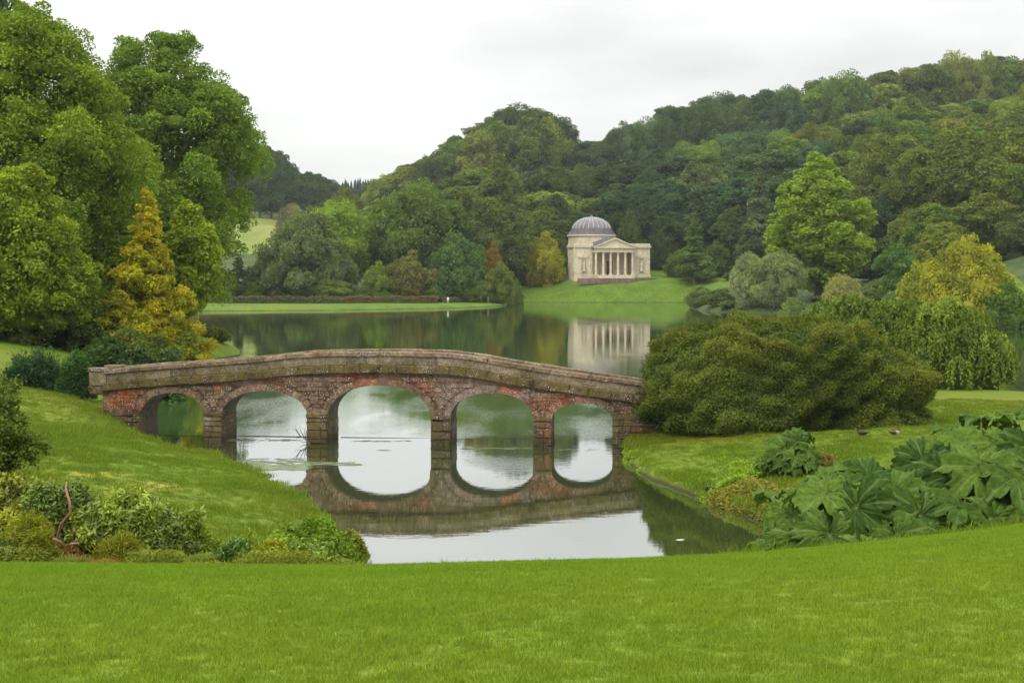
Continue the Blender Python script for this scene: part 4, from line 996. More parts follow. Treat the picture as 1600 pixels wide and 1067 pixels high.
whorl_bush('yellow-leaved low bush at the left edge, behind the golden feathery shrub', 413, 70, 26.0, 0.9, 0.6, 752, 9000, (0.11, 0.045), (0.13, 0.14, 0.03), YT, mat=M_LEAF_GLOSS)
whorl_bush('low yellow-green shrub with one reddish spray, left of the end shrub', 410, 424, 24.9, 0.45, 0.45, 838, 4500, (0.09, 0.045), (0.17, 0.18, 0.028), (1.5, 1.4, 0.9))

def spray_plant(label, seed, px, D, a, h, n, color, name='fern', cat='fern', w=0.012, curve=0.5):
    """many thin arching blades from one root"""
    r = np.random.default_rng(seed); x0 = at(px, D); g = H(x0, D)
    seg = 4; th = r.uniform(0, 2*np.pi, n); root = r.uniform(0, a*.6, n)**1.0
    hh = h*r.uniform(.5, 1.05, n); sp = a*r.uniform(.15, .6, n)
    V = np.empty((n, seg+1, 2, 3))
    for k in range(seg+1):
        t = k/seg
        x = np.cos(th)*(root+sp*t**1.8); y = np.sin(th)*(root+sp*t**1.8); z = hh*(t - curve*t**3*.5) - 0.1*(1-t)
        ww = w*(1-t*.85)*r.uniform(.8, 1.3, n)
        V[:, k, 0] = np.stack([x - np.sin(th)*ww, y + np.cos(th)*ww, z], 1)
        V[:, k, 1] = np.stack([x + np.sin(th)*ww, y - np.cos(th)*ww, z], 1)
    q = []
    for k in range(seg):
        o = np.arange(n)*(seg+1)*2 + k*2
        q.append(np.stack([o, o+1, o+3, o+2], 1))
    T = np.repeat(r.uniform(.7, 1.3, (n, 1)), (seg+1)*2, 0)*np.ones((1, 3))
    me = mesh_np('foliage', V.reshape(-1, 3), quads=np.concatenate(q), mat=M_LEAF, tint=T)
    e = empty(name, (x0, D, g)); tag(e, label, cat); obj('foliage', me, e, color=color)
    mb = MB()
    for k in range(5): mb.tube([(0.03*k, 0.02*k, -0.15), (0.05*k-0.1, 0.04, h*.4)], [0.012, 0.006], 5)
    obj('stem', mb.mesh('stem', M_STALK), e); return e
FK = dict(name='feathery_shrub', cat='shrub', spike=1.2, loose=.16, f0=3.5, amp=(.12, .1, .08), pw=2.0)
whorl_bush('golden feathery shrub in the bottom left corner of the planting', 501, 42, 23.6, 0.52, 0.45, 790, 15000, (0.16, 0.018), (0.20, 0.205, 0.025), (1.3, 1.2, 1), **FK)
whorl_bush('golden-brown feathery shrub in front of the widest leathery bush', 502, 186, 23.6, 0.52, 0.4, 822, 12000, (0.15, 0.018), (0.19, 0.19, 0.025), (1.3, 1.2, 1), **FK)
spray_plant('tall grassy fern left of the small dark shrub', 503, 322, 24.4, 0.30, 0.85, 2200, (0.17, 0.20, 0.03), w=.008, curve=1.1)
spray_plant('tall grassy fern right of the small dark shrub', 504, 402, 25.0, 0.30, 0.62, 1600, (0.18, 0.21, 0.03), w=.008, curve=1.1)
spray_plant('tuft of yellowing grass at the left of the feathery shrub pair', 505, 110, 22.9, 0.4, 0.32, 900, (0.16, 0.16, 0.03), 'grass_tuft', 'grass tuft')
spray_plant('tuft of rusty dead grass below the widest leathery bush', 506, 160, 22.8, 0.35, 0.26, 700, (0.24, 0.13, 0.03), 'grass_tuft', 'grass tuft')
spray_plant('tuft of long pale grass at the right foot of the leathery bush', 507, 292, 23.8, 0.35, 0.45, 800, (0.15, 0.16, 0.035), 'grass_tuft', 'grass tuft')
spray_plant('tuft of olive grass between the ferns and the end shrub', 508, 440, 24.4, 0.35, 0.40, 800, (0.12, 0.13, 0.02), 'grass_tuft', 'grass tuft')
spray_plant('tuft of rushes standing in the shallow edge by the left bank', 509, 442, 44.5, 0.35, 0.55, 300, (0.10, 0.15, 0.02), 'rush_tuft', 'rushes')

# bare red branches in the planting
M_RED = plain('red_bark', (0.26, 0.13, 0.09), 0.8, var=.5)
e = empty('bare_branch', (at(105, 24.6), 24.6, H(at(105, 24.6), 24.6))); tag(e, 'bare pinkish red branches winding out of the dark left bush', 'branch')
mb = MB()
def BP2(px, py, D=24.6): return (at(px, D)-e.location.x, D-24.6, zpix(py, D)-e.location.z)
mb.tube([BP2(92, 868), BP2(88, 845), BP2(96, 818, 24.3), BP2(110, 800, 24.2), BP2(109, 785, 24.2), BP2(103, 764, 24.3), BP2(104, 752, 24.6)], [0.035, 0.03, 0.024, 0.022, 0.026, 0.02, 0.008], 7)
obj('branch', mb.mesh('branch', M_RED, True), e)
mb = MB(); mb.tube([BP2(84, 858), BP2(84, 842, 24.2), BP2(93, 846, 24.1), BP2(100, 853, 24.1)], [0.03, 0.035, 0.03, 0.02], 6)
mb.tube([BP2(100, 856), BP2(112, 850, 24.1), BP2(124, 848, 24.1)], [0.035, 0.03, 0.015], 6)
mb.tube([BP2(116, 840), BP2(116, 828, 24.1)], [0.028, 0.02], 6)
obj('branch', mb.mesh('branch', M_RED, True), e)

# leafy sprays reaching in from the left frame edge
def arching_shrub(label, seed, px0, D, tips, color):
    r = np.random.default_rng(seed); x0 = at(px0, D); g = H(x0, D)
    e = empty('arching_shrub', (x0, D, g)); tag(e, label, 'shrub')
    P, mb = [], MB()
    for (px, py, dD) in tips:
        a = np.array([0, 0, 0.1]); c = np.array([at(px, D+dD)-x0, dD, zpix(py, D+dD)-g]); m = a*.45+c*.55+np.array([0, 0, 1.0+.3*abs(c[0])])
        t = np.linspace(0.05, 1, 9)[:, None]; pts = (1-t)**2*a+2*t*(1-t)*m+t*t*c
        mb.tube([tuple(p) for p in pts], list(np.linspace(.03, .005, 9)), 5)
        t = r.uniform(.3, 1, 420)[:, None]; q = (1-t)**2*a+2*t*(1-t)*m+t*t*c; q += r.normal(0, 1, q.shape)*(0.17*(1.12-t)+0.05); P.append(q)
    P = np.concatenate(P); n = len(P)
    V, F = leaf_quads(P, unit(r.normal(size=(n, 3))*.6+np.array([0, -.3, .8])), .095*r.uniform(.7, 1.2, n), .055, r)
    obj('foliage', mesh_np('foliage', V, quads=F, mat=M_LEAF, tint=np.repeat(r.uniform(.6, 1.4, (n, 1)), 4, 0)*np.ones((1, 3))), e, color=color)
    obj('stem', mb.mesh('stem', M_BARK, True), e)
arching_shrub('loose leafy shrub reaching in over the grass from the left frame edge', 601, -20, 27, [(22, 625, 0), (38, 660, .2), (62, 700, 0), (76, 703, .3), (20, 640, .8), (5, 600, .5), (30, 680, -.3), (55, 720, -.2), (10, 670, -.5), (-10, 620, 0), (12, 700, -.3), (28, 598, .4), (0, 720, -.6), (46, 690, .1)], (0.085, 0.115, 0.022))

# creeping ground cover matting the bank edges
def cover(name, label, n, region, color, seed, leaf=(.12, .06), hmax=.28, thr=0.0, f=1.1):
    r = np.random.default_rng(seed); wn = wave_noise(seed)
    x, y = region(r, n); d = sdist(x, y)
    P2 = np.stack([x, y, np.zeros_like(x)], 1); nz = wn(P2, f) + .5*wn(P2, f*3.1)
    k = (d > -.12) & (nz > thr + r.normal(0, .25, len(x)))
    x, y, nz = x[k], y[k], nz[k]; n = len(x)
    hh = np.clip(nz-thr, 0, 1.2)*hmax
    P = np.stack([x, y, HH(x, y) + hh*r.uniform(.5, 1.1, n)], 1)
    V, F = leaf_quads(P, unit(r.normal(size=(n, 3))*.6+np.array([0, -.2, .8])), leaf[0]*r.uniform(.6, 1.3, n), leaf[1], r)
    T = np.repeat(r.uniform(.65, 1.35, (n, 1)), 4, 0)*np.ones((1, 3))
    o = obj(name, mesh_np(name, V, quads=F, mat=M_LEAF, tint=T), color=color); tag(o, label, 'plants', kind='stuff')
def along(pts, w0, w1):
    pts = np.array(pts, float)
    def f(r, n):
        seg = np.hypot(*np.diff(pts, axis=0).T); c = np.concatenate([[0], np.cumsum(seg)]); t = r.uniform(0, c[-1], n); o = r.uniform(w0, w1, n)
        i = np.clip(np.searchsorted(c, t)-1, 0, len(seg)-1); tx = (pts[i+1]-pts[i])/seg[i][:, None]
        return np.interp(t, c, pts[:, 0]) + tx[:, 1]*o, np.interp(t, c, pts[:, 1]) - tx[:, 0]*o
    return f
RB = [(4.6, 53.5), (4.3, 50), (4.5, 46), (6.1, 40.8), (7.3, 37.1), (7.4, 33)]
cover('creeping_plants', 'bright green creeping plants matting the right bank beside the bridge', 30000, along(RB[:4], -3.2, 0.1), (0.19, 0.27, 0.03), 711, thr=-.1, hmax=.30)
cover('creeping_plants', 'rusty and olive creeping plants on the right bank above the dark water', 9000, along(RB[3:], -1.6, 0.05), (0.18, 0.17, 0.035), 712, thr=-.1, hmax=.2)
cover('bank_weeds', 'rough weeds along the lip of the left bank', 12000, along([(-4.2, 33.7), (-6.0, 39.5), (-8.3, 45), (-11.5, 50.5), (-15.3, 54.5)], -.1, .8), (0.17, 0.24, 0.03), 713, thr=.1, hmax=.16, leaf=(.11, .035))
cover('bank_weeds', 'low weeds and dead grass behind the lawn edge on the left', 30000, lambda r, n: (r.uniform(-10, -2.6, n), r.uniform(22.6, 25.6, n)), (0.19, 0.20, 0.035), 714, thr=-.6, hmax=.30, leaf=(.12, .022), f=2.0)
for i, (px, D, c) in enumerate([(1330, 37, (0.14, 0.17, 0.04)), (1352, 37.4, (0.16, 0.20, 0.035)), (1285, 42, (0.20, 0.14, 0.05)), (1345, 35, (0.11, 0.19, 0.035))]):
    whorl_bush(['dull green straggly weed, leftmost behind the big giant-leaved clump', 'pale green straggly weed right of the dull one behind the big giant-leaved clump', 'reddish brown weed on the right bank between the lone giant-leaved clump and the big one', 'fresh green weed closest behind the big giant-leaved clump'][i],
               760+i, px, D, .42, .3, .45, 1400, (0.12, 0.045), c, (1.4, 1.3, 1), name='weed_plant', cat='weed', loose=.2)

#@@BRIDGE
# ------------------------------------------------------------------ stone bridge
BET = math.atan(0.08)
O = np.array([-4.4, 54.8]); u_ = np.array([math.cos(BET), -math.sin(BET)]); n_ = np.array([math.sin(BET), math.cos(BET)])
def BP(px, py):
    a = (px-800)/2000.0
    D = float(O@n_)/(a*n_[0]+n_[1])
    P = np.array([a*D, D]) - O
    return float(P@u_), EYE-(py-429)/2000.0*D
bridge = empty('stone_bridge', (O[0], O[1], 0), -BET)
tag(bridge, 'old five-arched stone bridge with mossy parapets crossing the water', 'bridge')
TH = 2.12
top_pts = [BP(*p) for p in ((160, 578.5), (200, 574), (300, 567), (400, 559.5), (460, 552.5), (520, 549.8), (600, 549.3), (700, 551.2), (750, 558), (800, 567.5), (900, 582.5), (1000, 596.5), (1060, 605), (1110, 613))]
ts, tz = np.array(top_pts).T
def ztop(s):
    s = np.asarray(s, float)
    w = np.array([.2, .25, .3, .25, .2]); w = w/w.sum(); o = np.array([-.5, -.25, 0, .25, .5])
    return sum(np.interp(s+oo, ts, tz)*ww for oo, ww in zip(o, w))
S0, S1 = ts[0], ts[-1]
Z_C, Z_P, Z_S = -0.20, -0.55, -0.92            # coping bottom, panel bottom, string bottom rel. to top
arch_px = [(220, 318, 613.5, 646), (347, 479, 610.5, 648), (512, 673, 602, 651), (704, 833, 614, 652), (862, 957, 630, 656)]
ARCH = []
for l, r_, ap, sp in arch_px:
    s0, _ = BP(l, 650); s1, _ = BP(r_, 650); c = (s0+s1)/2
    ARCH.append((s0, s1, BP((l+r_)/2, ap)[1], BP((l+r_)/2, sp)[1]))
def intr(s):
    for s0, s1, za, zs in ARCH:
        if s0 < s < s1:
            q = (s-(s0+s1)/2)/((s1-s0)/2)
            return zs + (za-zs)*math.sqrt(max(0, 1-abs(q)**2.15))
    return None

# spandrel wall with barrel vaults
ss = set(np.linspace(S0, S1, 60).tolist())
for s0, s1, _, _ in ARCH:
    c, h_ = (s0+s1)/2, (s1-s0)/2
    ss |= set((c+h_*np.cos(np.linspace(0, math.pi, 25))).tolist())
ss = np.array(sorted(ss)); ss = ss[np.concatenate([[True], np.diff(ss) > 1e-4])]
mb = MB(); mv = MB()
DEEP = 0.05
def in_arch(s):
    for a in ARCH:
        if a[0]-1e-4 < s < a[1]+1e-4: return a
for i in range(len(ss)-1):
    a, b = ss[i], ss[i+1]; mid_ = (a+b)/2
    A = in_arch(mid_)
    ta, tb = float(ztop(a))+Z_S+0.03, float(ztop(b))+Z_S+0.03
    if A:
        def zi(s):
            q = (s-(A[0]+A[1])/2)/((A[1]-A[0])/2); return A[3]+(A[2]-A[3])*math.sqrt(max(0, 1-min(1, abs(q))**2.15))
        ba, bb = zi(a), zi(b)
    else: ba = bb = -1.5
    mb.add([(a, DEEP, ba), (b, DEEP, bb), (b, DEEP, tb), (a, DEEP, ta)], [(0, 1, 2, 3)])
    mb.add([(a, TH-DEEP, ba), (b, TH-DEEP, bb), (b, TH-DEEP, tb), (a, TH-DEEP, ta)], [(3, 2, 1, 0)])
    mb.add([(a, DEEP, ta), (b, DEEP, tb), (b, TH-DEEP, tb), (a, TH-DEEP, ta)], [(0, 1, 2, 3)])
    if A: mv.add([(a, DEEP, ba), (b, DEEP, bb), (b, TH-DEEP, bb), (a, TH-DEEP, ba)], [(3, 2, 1, 0)])
for s0, s1, za, zs in ARCH:
    mv.add([(s0, DEEP, -1.5), (s0, TH-DEEP, -1.5), (s0, TH-DEEP, zs), (s0, DEEP, zs)], [(0, 1, 2, 3)])
    mv.add([(s1, DEEP, -1.5), (s1, TH-DEEP, -1.5), (s1, TH-DEEP, zs), (s1, DEEP, zs)], [(3, 2, 1, 0)])
obj('spandrel_wall', mb.mesh('spandrel_wall', M_MORTAR), bridge)
obj('vault', mv.mesh('vault', M_SOFFIT), bridge)

# stone block prototypes: unit blocks with worn chamfered faces
def block(seed, mat, ch=0.10, jit=0.03):
    r = random.Random(seed); v = []
    for y, k in ((-.5, ch), (-.5+ch*.9, 0), (.5, 0)):
        for x, z in ((-.5, -.5), (.5, -.5), (.5, .5), (-.5, .5)):
            v.append((x*(1-2*k)+r.uniform(-jit, jit), y+r.uniform(-jit, jit)*.6, z*(1-2*k)+r.uniform(-jit, jit)))
    f = [(0, 1, 2, 3)]
    for a in (0, 4):
        for k in range(4): f.append((a+k, a+4+k, a+4+(k+1) % 4, a+(k+1) % 4))
    f.append((11, 10, 9, 8))
    me = bpy.data.meshes.new('stone'); me.from_pydata(v, [], f); me.update(); me.materials.append(mat); return me
def blocks(mat, ch=.1, jit=.03): return [block(s, mat, ch, jit) for s in range(6)]
M_RING = stone_mat('arch_ring_stone', (0.085, 0.056, 0.038), (0.18, 0.125, 0.09), red=0.5, moss=0.25, lichen=1.0)
B_SPAN, B_VOUS, B_PIER, B_PAN, B_COPE, B_STR = blocks(M_SPAN, .07, .07), blocks(M_RING, .05, .06), blocks(M_PIER, .08, .09), blocks(M_PANEL, .03, .008), blocks(M_COPE, .12, .03), blocks(M_STRING, .12, .03)

def stone(name, protos, s0, s1, z0, z1, y0, y1, ang=0.0, piv=None):
    o = obj(name, protos[rng.integers(0, 6)], bridge, loc=((s0+s1)/2, (y0+y1)/2, (z0+z1)/2), rot=(0, ang, 0), scale=(s1-s0, y1-y0, z1-z0))
    return o

# parapets: string course, panels, coping on both faces
def slope(s): return -math.atan2(float(ztop(s+.3)-ztop(s-.3)), .6)
edges = [S0]
while edges[-1] < S1-0.5: edges.append(edges[-1]+rng.uniform(0.85, 1.35))
edges[-1] = S1
for face in (0, 1):
    for i in range(len(edges)-1):
        a, b = edges[i], edges[i+1]; m = (a+b)/2; z = float(ztop(m)); sl = slope(m); k = 1/math.cos(sl)
        if face == 0:
            yp, yc, ys_ = (0.0, 0.30), (-0.08, 0.36), (-0.15, 0.34)
        else:
            yp, yc, ys_ = (TH-0.30, TH), (TH-0.36, TH+0.07), (TH-0.34, TH+0.11)
        stone('parapet_stone', B_PAN, a+.004, b-.004, z+Z_P, z+Z_C, *yp, ang=sl).scale.x *= k
    # coping and string run on their own joints
    e2 = [S0]
    while e2[-1] < S1-0.6: e2.append(e2[-1]+rng.uniform(0.6, 0.95))
    e2[-1] = S1
    for i in range(len(e2)-1):
        a, b = e2[i], e2[i+1]; m = (a+b)/2; z = float(ztop(m)); sl = slope(m)
        jz = rng.uniform(-.012, .012)
        stone('coping_stone', B_COPE, a+.003, b-.003, z+Z_C+jz+.004, z+jz, yc[0], yc[1], ang=sl)
        stone('string_stone', B_STR, a+.002, b-.002, z+Z_S+rng.uniform(-.01, .01), z+Z_P-.004, ys_[0], ys_[1], ang=sl)
# road deck
mb = MB()
for i in range(39):
    a, b = S0+(S1-S0)*i/39, S0+(S1-S0)*(i+1)/39
    za, zb = float(ztop(a))+Z_P-.08, float(ztop(b))+Z_P-.08
    mb.add([(a, .28, za), (b, .28, zb), (b, TH-.28, zb), (a, TH-.28, za), (a, .28, za-.3), (b, .28, zb-.3), (b, TH-.28, zb-.3), (a, TH-.28, za-.3)], [(0, 1, 2, 3), (7, 6, 5, 4)])
obj('deck', mb.mesh('deck', plain('gravel_deck', (0.20, 0.18, 0.13))), bridge)

# voussoirs of each ring
RING = 0.30
for s0, s1, za, zs in ARCH:
    c, a = (s0+s1)/2, (s1-s0)/2; rise = za-zs
    th = np.linspace(0, math.pi, 400); q = np.cos(th)
    pts = np.stack([c + a*q, zs + rise*(np.clip(1-np.abs(q)**2.15, 0, 1))**0.5], 1)
    seg = np.concatenate([[0], np.cumsum(np.hypot(*np.diff(pts, axis=0).T))]); L_ = seg[-1]
    n = int(round(L_/0.27))
    for k in range(n):
        l0 = L_*(k+.5)/n
        i = int(np.searchsorted(seg, l0)); i = min(max(i, 3), 396)
        p = pts[i]; t = pts[i+3]-pts[i-3]; t = t/np.hypot(*t); nn = np.array([t[1], -t[0]])
        if nn[1] < 0 and abs(nn[1]) > .05: nn = -nn
        if (p[0]-c)*nn[0] < 0 and abs(nn[1]) <= .05: nn = -nn
        ctr = p + nn*(RING/2-.01)
        if ctr[1] + .1 > float(ztop(ctr[0]))+Z_S: continue
        rg = RING*rng.uniform(.9, 1.1)
        room = float(ztop(ctr[0]))+Z_S - p[1]
        if nn[1] > .6: rg = min(rg, max(room-.02, .1)); ctr = p + nn*(rg/2-.01)
        ang = math.atan2(nn[0], nn[1])
        obj('voussoir', B_VOUS[rng.integers(0, 6)], bridge, loc=(ctr[0], .10+rng.uniform(0, .02), ctr[1]), rot=(0, ang, 0), scale=(L_/n*1.12-.012, .22+rng.uniform(0, .04), rg))

# low stone sill between the piers on the far side
for s0, s1, _, _ in ARCH:
    stone('sill_stone', B_PIER, s0-.05, s1+.05, -.3, .014, TH-.10, TH+.04)

# rubble stones of the spandrels
def free(s0, s1, z0, z1):
    for s in (s0, (s0+s1)/2, s1):
        if z1 > float(ztop(s))+Z_S+.01: return False
        for A in ARCH:
            c, a = (A[0]+A[1])/2, (A[1]-A[0])/2
            for z in (z0, z1):
                qx, qz = (s-c)/(a+RING-.03), (z-A[3])/(A[2]-A[3]+RING-.03)
                if z >= A[3] and abs(qx) < 1 and abs(qx)**2.15+qz**2 < 1: return False
                if z < A[3]+.02 and abs(s-c) < a+.02: return False
    return True
z = 1.12; nst = 0
zmax = 3.2
while z < zmax:
    hh = rng.uniform(.13, .24); s = S0+.1+rng.uniform(0, .2)
    while s < S1-.3:
        w = rng.uniform(.18, .46)
        for ww in (w, w*.6, w*.4):
            if free(s, s+ww, z, z+hh) and nst < 298:
                stone('stone', B_SPAN, s+.004, s+ww-.004, z+.004, z+hh-.004, 0.012-rng.uniform(0, .03), .16, ang=rng.uniform(-.05, .05)); nst += 1
                s += ww; break
        else: s += .08
    z += hh

# piers: stacked blocks with a mossy cap
gaps = [(ARCH[i][1], ARCH[i+1][0], (ARCH[i][3]+ARCH[i+1][3])/2) for i in range(4)]
for gi, (p0, p1, zs) in enumerate(gaps):
    stone('pier_cap', blocks(M_STRING, .14, .03), p0-.01, p1+.01, zs-.10, zs+.07, -.10, .3)
    z = -1.2
    while z < zs-.12:
        hh = min(rng.uniform(.18, .42), zs-.12-z+.01)
        if hh < .1: break
        cut = rng.choice([.3, .4, .55, .68])*(p1-p0)
        for a, b in ((p0+.03, p0+cut), (p0+cut+.012, p1-.03)):
            stone('pier_stone', B_PIER, a, b, z+.01, z+hh-.012, -.07-rng.uniform(0, .03), .25)
        if hh > .15:
            yy = .27
            while yy < TH-.05:
                d = rng.uniform(.4, .6); ye = min(yy+d, TH)
                for side in (p0, p1):
                    o = obj('pier_stone', B_PIER[rng.integers(0, 6)], bridge, loc=(side+(.02 if side == p0 else -.02), (yy+ye)/2, z+hh/2), rot=(0, 0, (-math.pi/2 if side == p0 else math.pi/2)), scale=(ye-yy-.012, .08, hh-.015))
                yy = ye
        z += hh
# abutment blocks either end
for s_a, s_b, zl in ((ARCH[0][0]-2.0, ARCH[0][0], 1.15), (ARCH[4][1], ARCH[4][1]+2.9, 1.35)):
    z = -.8
    while z < zl:
        hh = rng.uniform(.24, .33); s = s_a
        while s < s_b-.12:
            w = min(rng.uniform(.32, .5), s_b-s)
            stone('abutment_stone', B_PIER, s+.01, s+w-.01, z+.01, z+hh-.01, -.04-rng.uniform(0, .03), .25); s += w
        z += hh
# square end block of the left parapet
sL = BP(140, 600)[0]; sR = BP(166, 600)[0]; zt_ = BP(150, 575)[1]
for i, (z0, z1) in enumerate(((zt_-1.15, zt_-.78), (zt_-.76, zt_-.16))):
    stone('end_block', [B_PIER, B_PAN][i], sL, sR, z0, z1, -.05, .45); stone('end_block', [B_PIER, B_PAN][i], sL, sR, z0, z1, TH-.45, TH+.05)
stone('end_cap', B_COPE, sL-.05, sR+.05, zt_-.155, zt_, -.10, .5); stone('end_cap', B_COPE, sL-.05, sR+.05, zt_-.155, zt_, TH-.5, TH+.10)

# drowned branch caught against the second pier
e = empty('fallen_branch', (*((O + u_*BP(478, 690)[0] + n_*(-.15))), 0.0), -BET); tag(e, 'dead twiggy branch rising from the water beside a bridge pier', 'branch')
def q_(px, py, dy=0): s, z = BP(px, py); return (s-BP(478, 690)[0], dy, z)
mb = MB(); mb.tube([q_(486, 694), q_(478, 684), q_(470, 680), q_(466, 674), q_(459, 668)], [.06, .035, .025, .015, .006], 6)
obj('branch', mb.mesh('branch', M_BARK, True), e)
for pts in ([(478, 684), (472, 672), (471, 664)], [(474, 682), (466, 683), (462, 679)], [(480, 686), (478, 674), (480, 666)], [(470, 680), (465, 669), (464, 663)], [(482, 690), (475, 690), (470, 686)]):
    mb = MB(); mb.tube([q_(px, py, -.1*i) for i, (px, py) in enumerate(pts)], [.022, .012, .004], 5); obj('twig', mb.mesh('twig', M_BARK, True), e)

#@@TEMPLE
# ------------------------------------------------------------------ domed temple
TX, TY = at(957, 347.5), 347.5
TZ = 6.35
temple = empty('temple', (TX, TY, TZ), R(-17))
temple.rotation_euler.z = R(17)
tag(temple, 'domed classical temple with columned portico on the grass mound', 'temple')
def tbox(name, x0, x1, y0, y1, z0, z1, mat=M_LIME, parent=None):
    mb = MB(); mb.box(x0, x1, y0, y1, z0, z1); o = obj(name, mb.mesh(name, mat), parent or temple)
    return o
PW = 5.75      # half width of portico
WW = 5.15      # wing width
# podium and wings
tbox('podium', -PW-WW-.25, PW+WW+.25, -.35, 9.5, -1.2, .75)
for sgn in (-1, 1):
    x0, x1 = (sgn*PW, sgn*(PW+WW)) if sgn > 0 else (-(PW+WW), -PW)
    w = tbox('wing', x0, x1, 0, 5.2, .75, 8.2)
    cxw = (x0+x1)/2
    tbox('wing_plinth', x0-.1, x1+.1, -.12, 5.3, .75, 1.7)
    tbox('wing_cornice', x0-.35, x1+.35, -.35, 5.5, 8.2, 8.75); tbox('blocking_course', x0-.1, x1+.1, -.1, 5.3, 8.75, 9.35)
    # niche with little pediment and statue
    n = tbox('niche', cxw-.75, cxw+.75, -.06, .0, 1.9, 5.1, M_INNER)
    tbox('frame', cxw-1.0, cxw-.75, -.2, .0, 1.8, 5.2, parent=n); tbox('frame', cxw+.75, cxw+1.0, -.2, .0, 1.8, 5.2, parent=n)
    tbox('sill', cxw-1.1, cxw+1.1, -.28, .0, 1.55, 1.8, parent=n); tbox('lintel', cxw-1.15, cxw+1.15, -.25, .0, 5.2, 5.55, parent=n)
    mb = MB(); mb.add([(cxw-1.5, -.35, 5.56), (cxw+1.5, -.35, 5.56), (cxw, -.35, 6.45), (cxw-1.5, 0, 5.56), (cxw+1.5, 0, 5.56), (cxw, 0, 6.45)], [(0, 1, 2), (5, 4, 3), (0, 3, 4, 1), (1, 4, 5, 2), (2, 5, 3, 0)])
    obj('small_pediment', mb.mesh('small_pediment', M_LIME), n)
    st = MB(); st.lathe([(.42, 1.8), (.42, 2.15), (.26, 2.2), (.34, 2.6), (.28, 3.1), (.36, 3.6), (.34, 3.85), (.12, 4.0), (.2, 4.15), (.17, 4.4), (0.02, 4.5)], 10, (cxw, -.42))
    obj('statue', st.mesh('statue', M_STATUE, True), temple)
    # corner quoins
    for zc in np.arange(1.75, 8.1, .62):
        xx = x1 if sgn > 0 else x0
        tbox('quoin', xx-.35, xx+.06, -.06, .4, zc, zc+.56)
# portico: floor, six columns, entablature, pediment, inner wall with door
tbox('portico_floor', -PW, PW, -1.9, 0.0, -1.2, .78)
for k in range(4): tbox('step', -PW+.6, PW-.6, -2.2-.35*k, -1.88-.35*k if k == 0 else -2.2-.35*(k-1)-.001, -1.2, .6-.2*k, M_LIME)
tbox('portico_wall', -PW, PW, 2.3, 2.7, .78, 6.9, M_INNER)
d = tbox('doorway', -.95, .95, 2.18, 2.3, .8, 4.6, plain('dark_door', (0.06, 0.045, 0.035)))
tbox('door_frame', -1.15, -.95, 2.1, 2.3, .8, 4.8, parent=d); tbox('door_frame', .95, 1.15, 2.1, 2.3, .8, 4.8, parent=d)
for sgn in (-1, 1): tbox('side_wall', sgn*PW-.2, sgn*PW+.2, 0.0, 2.3, .78, 6.9, M_INNER)
tbox('ceiling', -PW, PW, -1.3, 2.3, 6.75, 6.9, M_INNER)
col_me = None
mbc = MB(); mbc.box(-.46, .46, -.46, .46, 0, .2)
mbc.lathe([(.44, .2), (.46, .3), (.38, .4), (.36, .5), (.355, 2), (.33, 4), (.30, 5.55), (.34, 5.6), (.31, 5.65), (.35, 5.85), (.44, 6.02)], 16); mbc.box(-.47, .47, -.47, .47, 6.02, 6.15)
col_me = mbc.mesh('column', M_LIME)
for k in range(6): obj('column', col_me, temple, loc=(-PW+.45+(2*PW-.9)*k/5, -1.35, .78))
tbox('architrave', -PW-.02, PW+.02, -1.85, -.85, 6.93, 7.5); tbox('frieze', -PW+.05, PW-.05, -1.78, .0, 7.5, 8.0); tbox('cornice', -PW-.4, PW+.4, -2.2, .0, 8.0, 8.3)
for sgn in (-1, 1): tbox('return_beam', sgn*PW-(.95 if sgn > 0 else 0), sgn*PW+(.95 if sgn < 0 else 0), -.85, 0, 6.93, 7.5)
AP = 10.9
mb = MB(); y0, y1 = -1.9, 7.5
mb.add([(-PW-.1, y0, 8.3), (PW+.1, y0, 8.3), (0, y0, AP-.25), (-PW-.1, .0, 8.3), (PW+.1, .0, 8.3), (0, .0, AP-.25)], [(0, 1, 2), (0, 3, 4, 1), (5, 4, 3)])
obj('tympanum', mb.mesh('tympanum', M_LIME), temple)
for sgn in (-1, 1):
    mb = MB()
    A, B = (sgn*(PW+.55), 8.32), (0, AP)
    mb.add([(A[0], -2.3, A[1]), (B[0], -2.3, B[1]), (B[0], -2.3, B[1]-.38), (A[0]-sgn*.5, -2.3, A[1]), (A[0], -1.85, A[1]), (B[0], -1.85, B[1]), (B[0], -1.85, B[1]-.38), (A[0]-sgn*.5, -1.85, A[1])],
           [(0, 1, 2, 3), (7, 6, 5, 4), (0, 4, 5, 1), (1, 5, 6, 2), (2, 6, 7, 3), (3, 7, 4, 0)])
    obj('raking_cornice', mb.mesh('raking_cornice', M_LIME), temple)
    mb = MB(); mb.add([(A[0], -2.25, A[1]+.03), (0, -2.25, AP+.03), (0, y1, AP+.03), (A[0], y1, A[1]+.03), (A[0], -2.25, A[1]-.1), (0, -2.25, AP-.1), (0, y1, AP-.1), (A[0], y1, A[1]-.1)],
                      [(0, 1, 2, 3), (7, 6, 5, 4), (0, 4, 5, 1), (2, 6, 7, 3), (3, 7, 4, 0)])
    obj('roof', mb.mesh('roof', M_LEAD), temple)
    for k in range(9):
        yy = -1.6+k*1.05; m2 = MB()
        m2.add([(A[0], yy, A[1]+.04), (0, yy, AP+.04), (0, yy+.1, AP+.04), (A[0], yy+.1, A[1]+.04), (A[0], yy, A[1]+.14), (0, yy, AP+.14), (0, yy+.1, AP+.14), (A[0], yy+.1, A[1]+.14)], [(4, 5, 6, 7), (0, 1, 5, 4), (2, 3, 7, 6), (3, 0, 4, 7)])
        obj('roof_rib', m2.mesh('roof_rib', M_LEAD), temple)
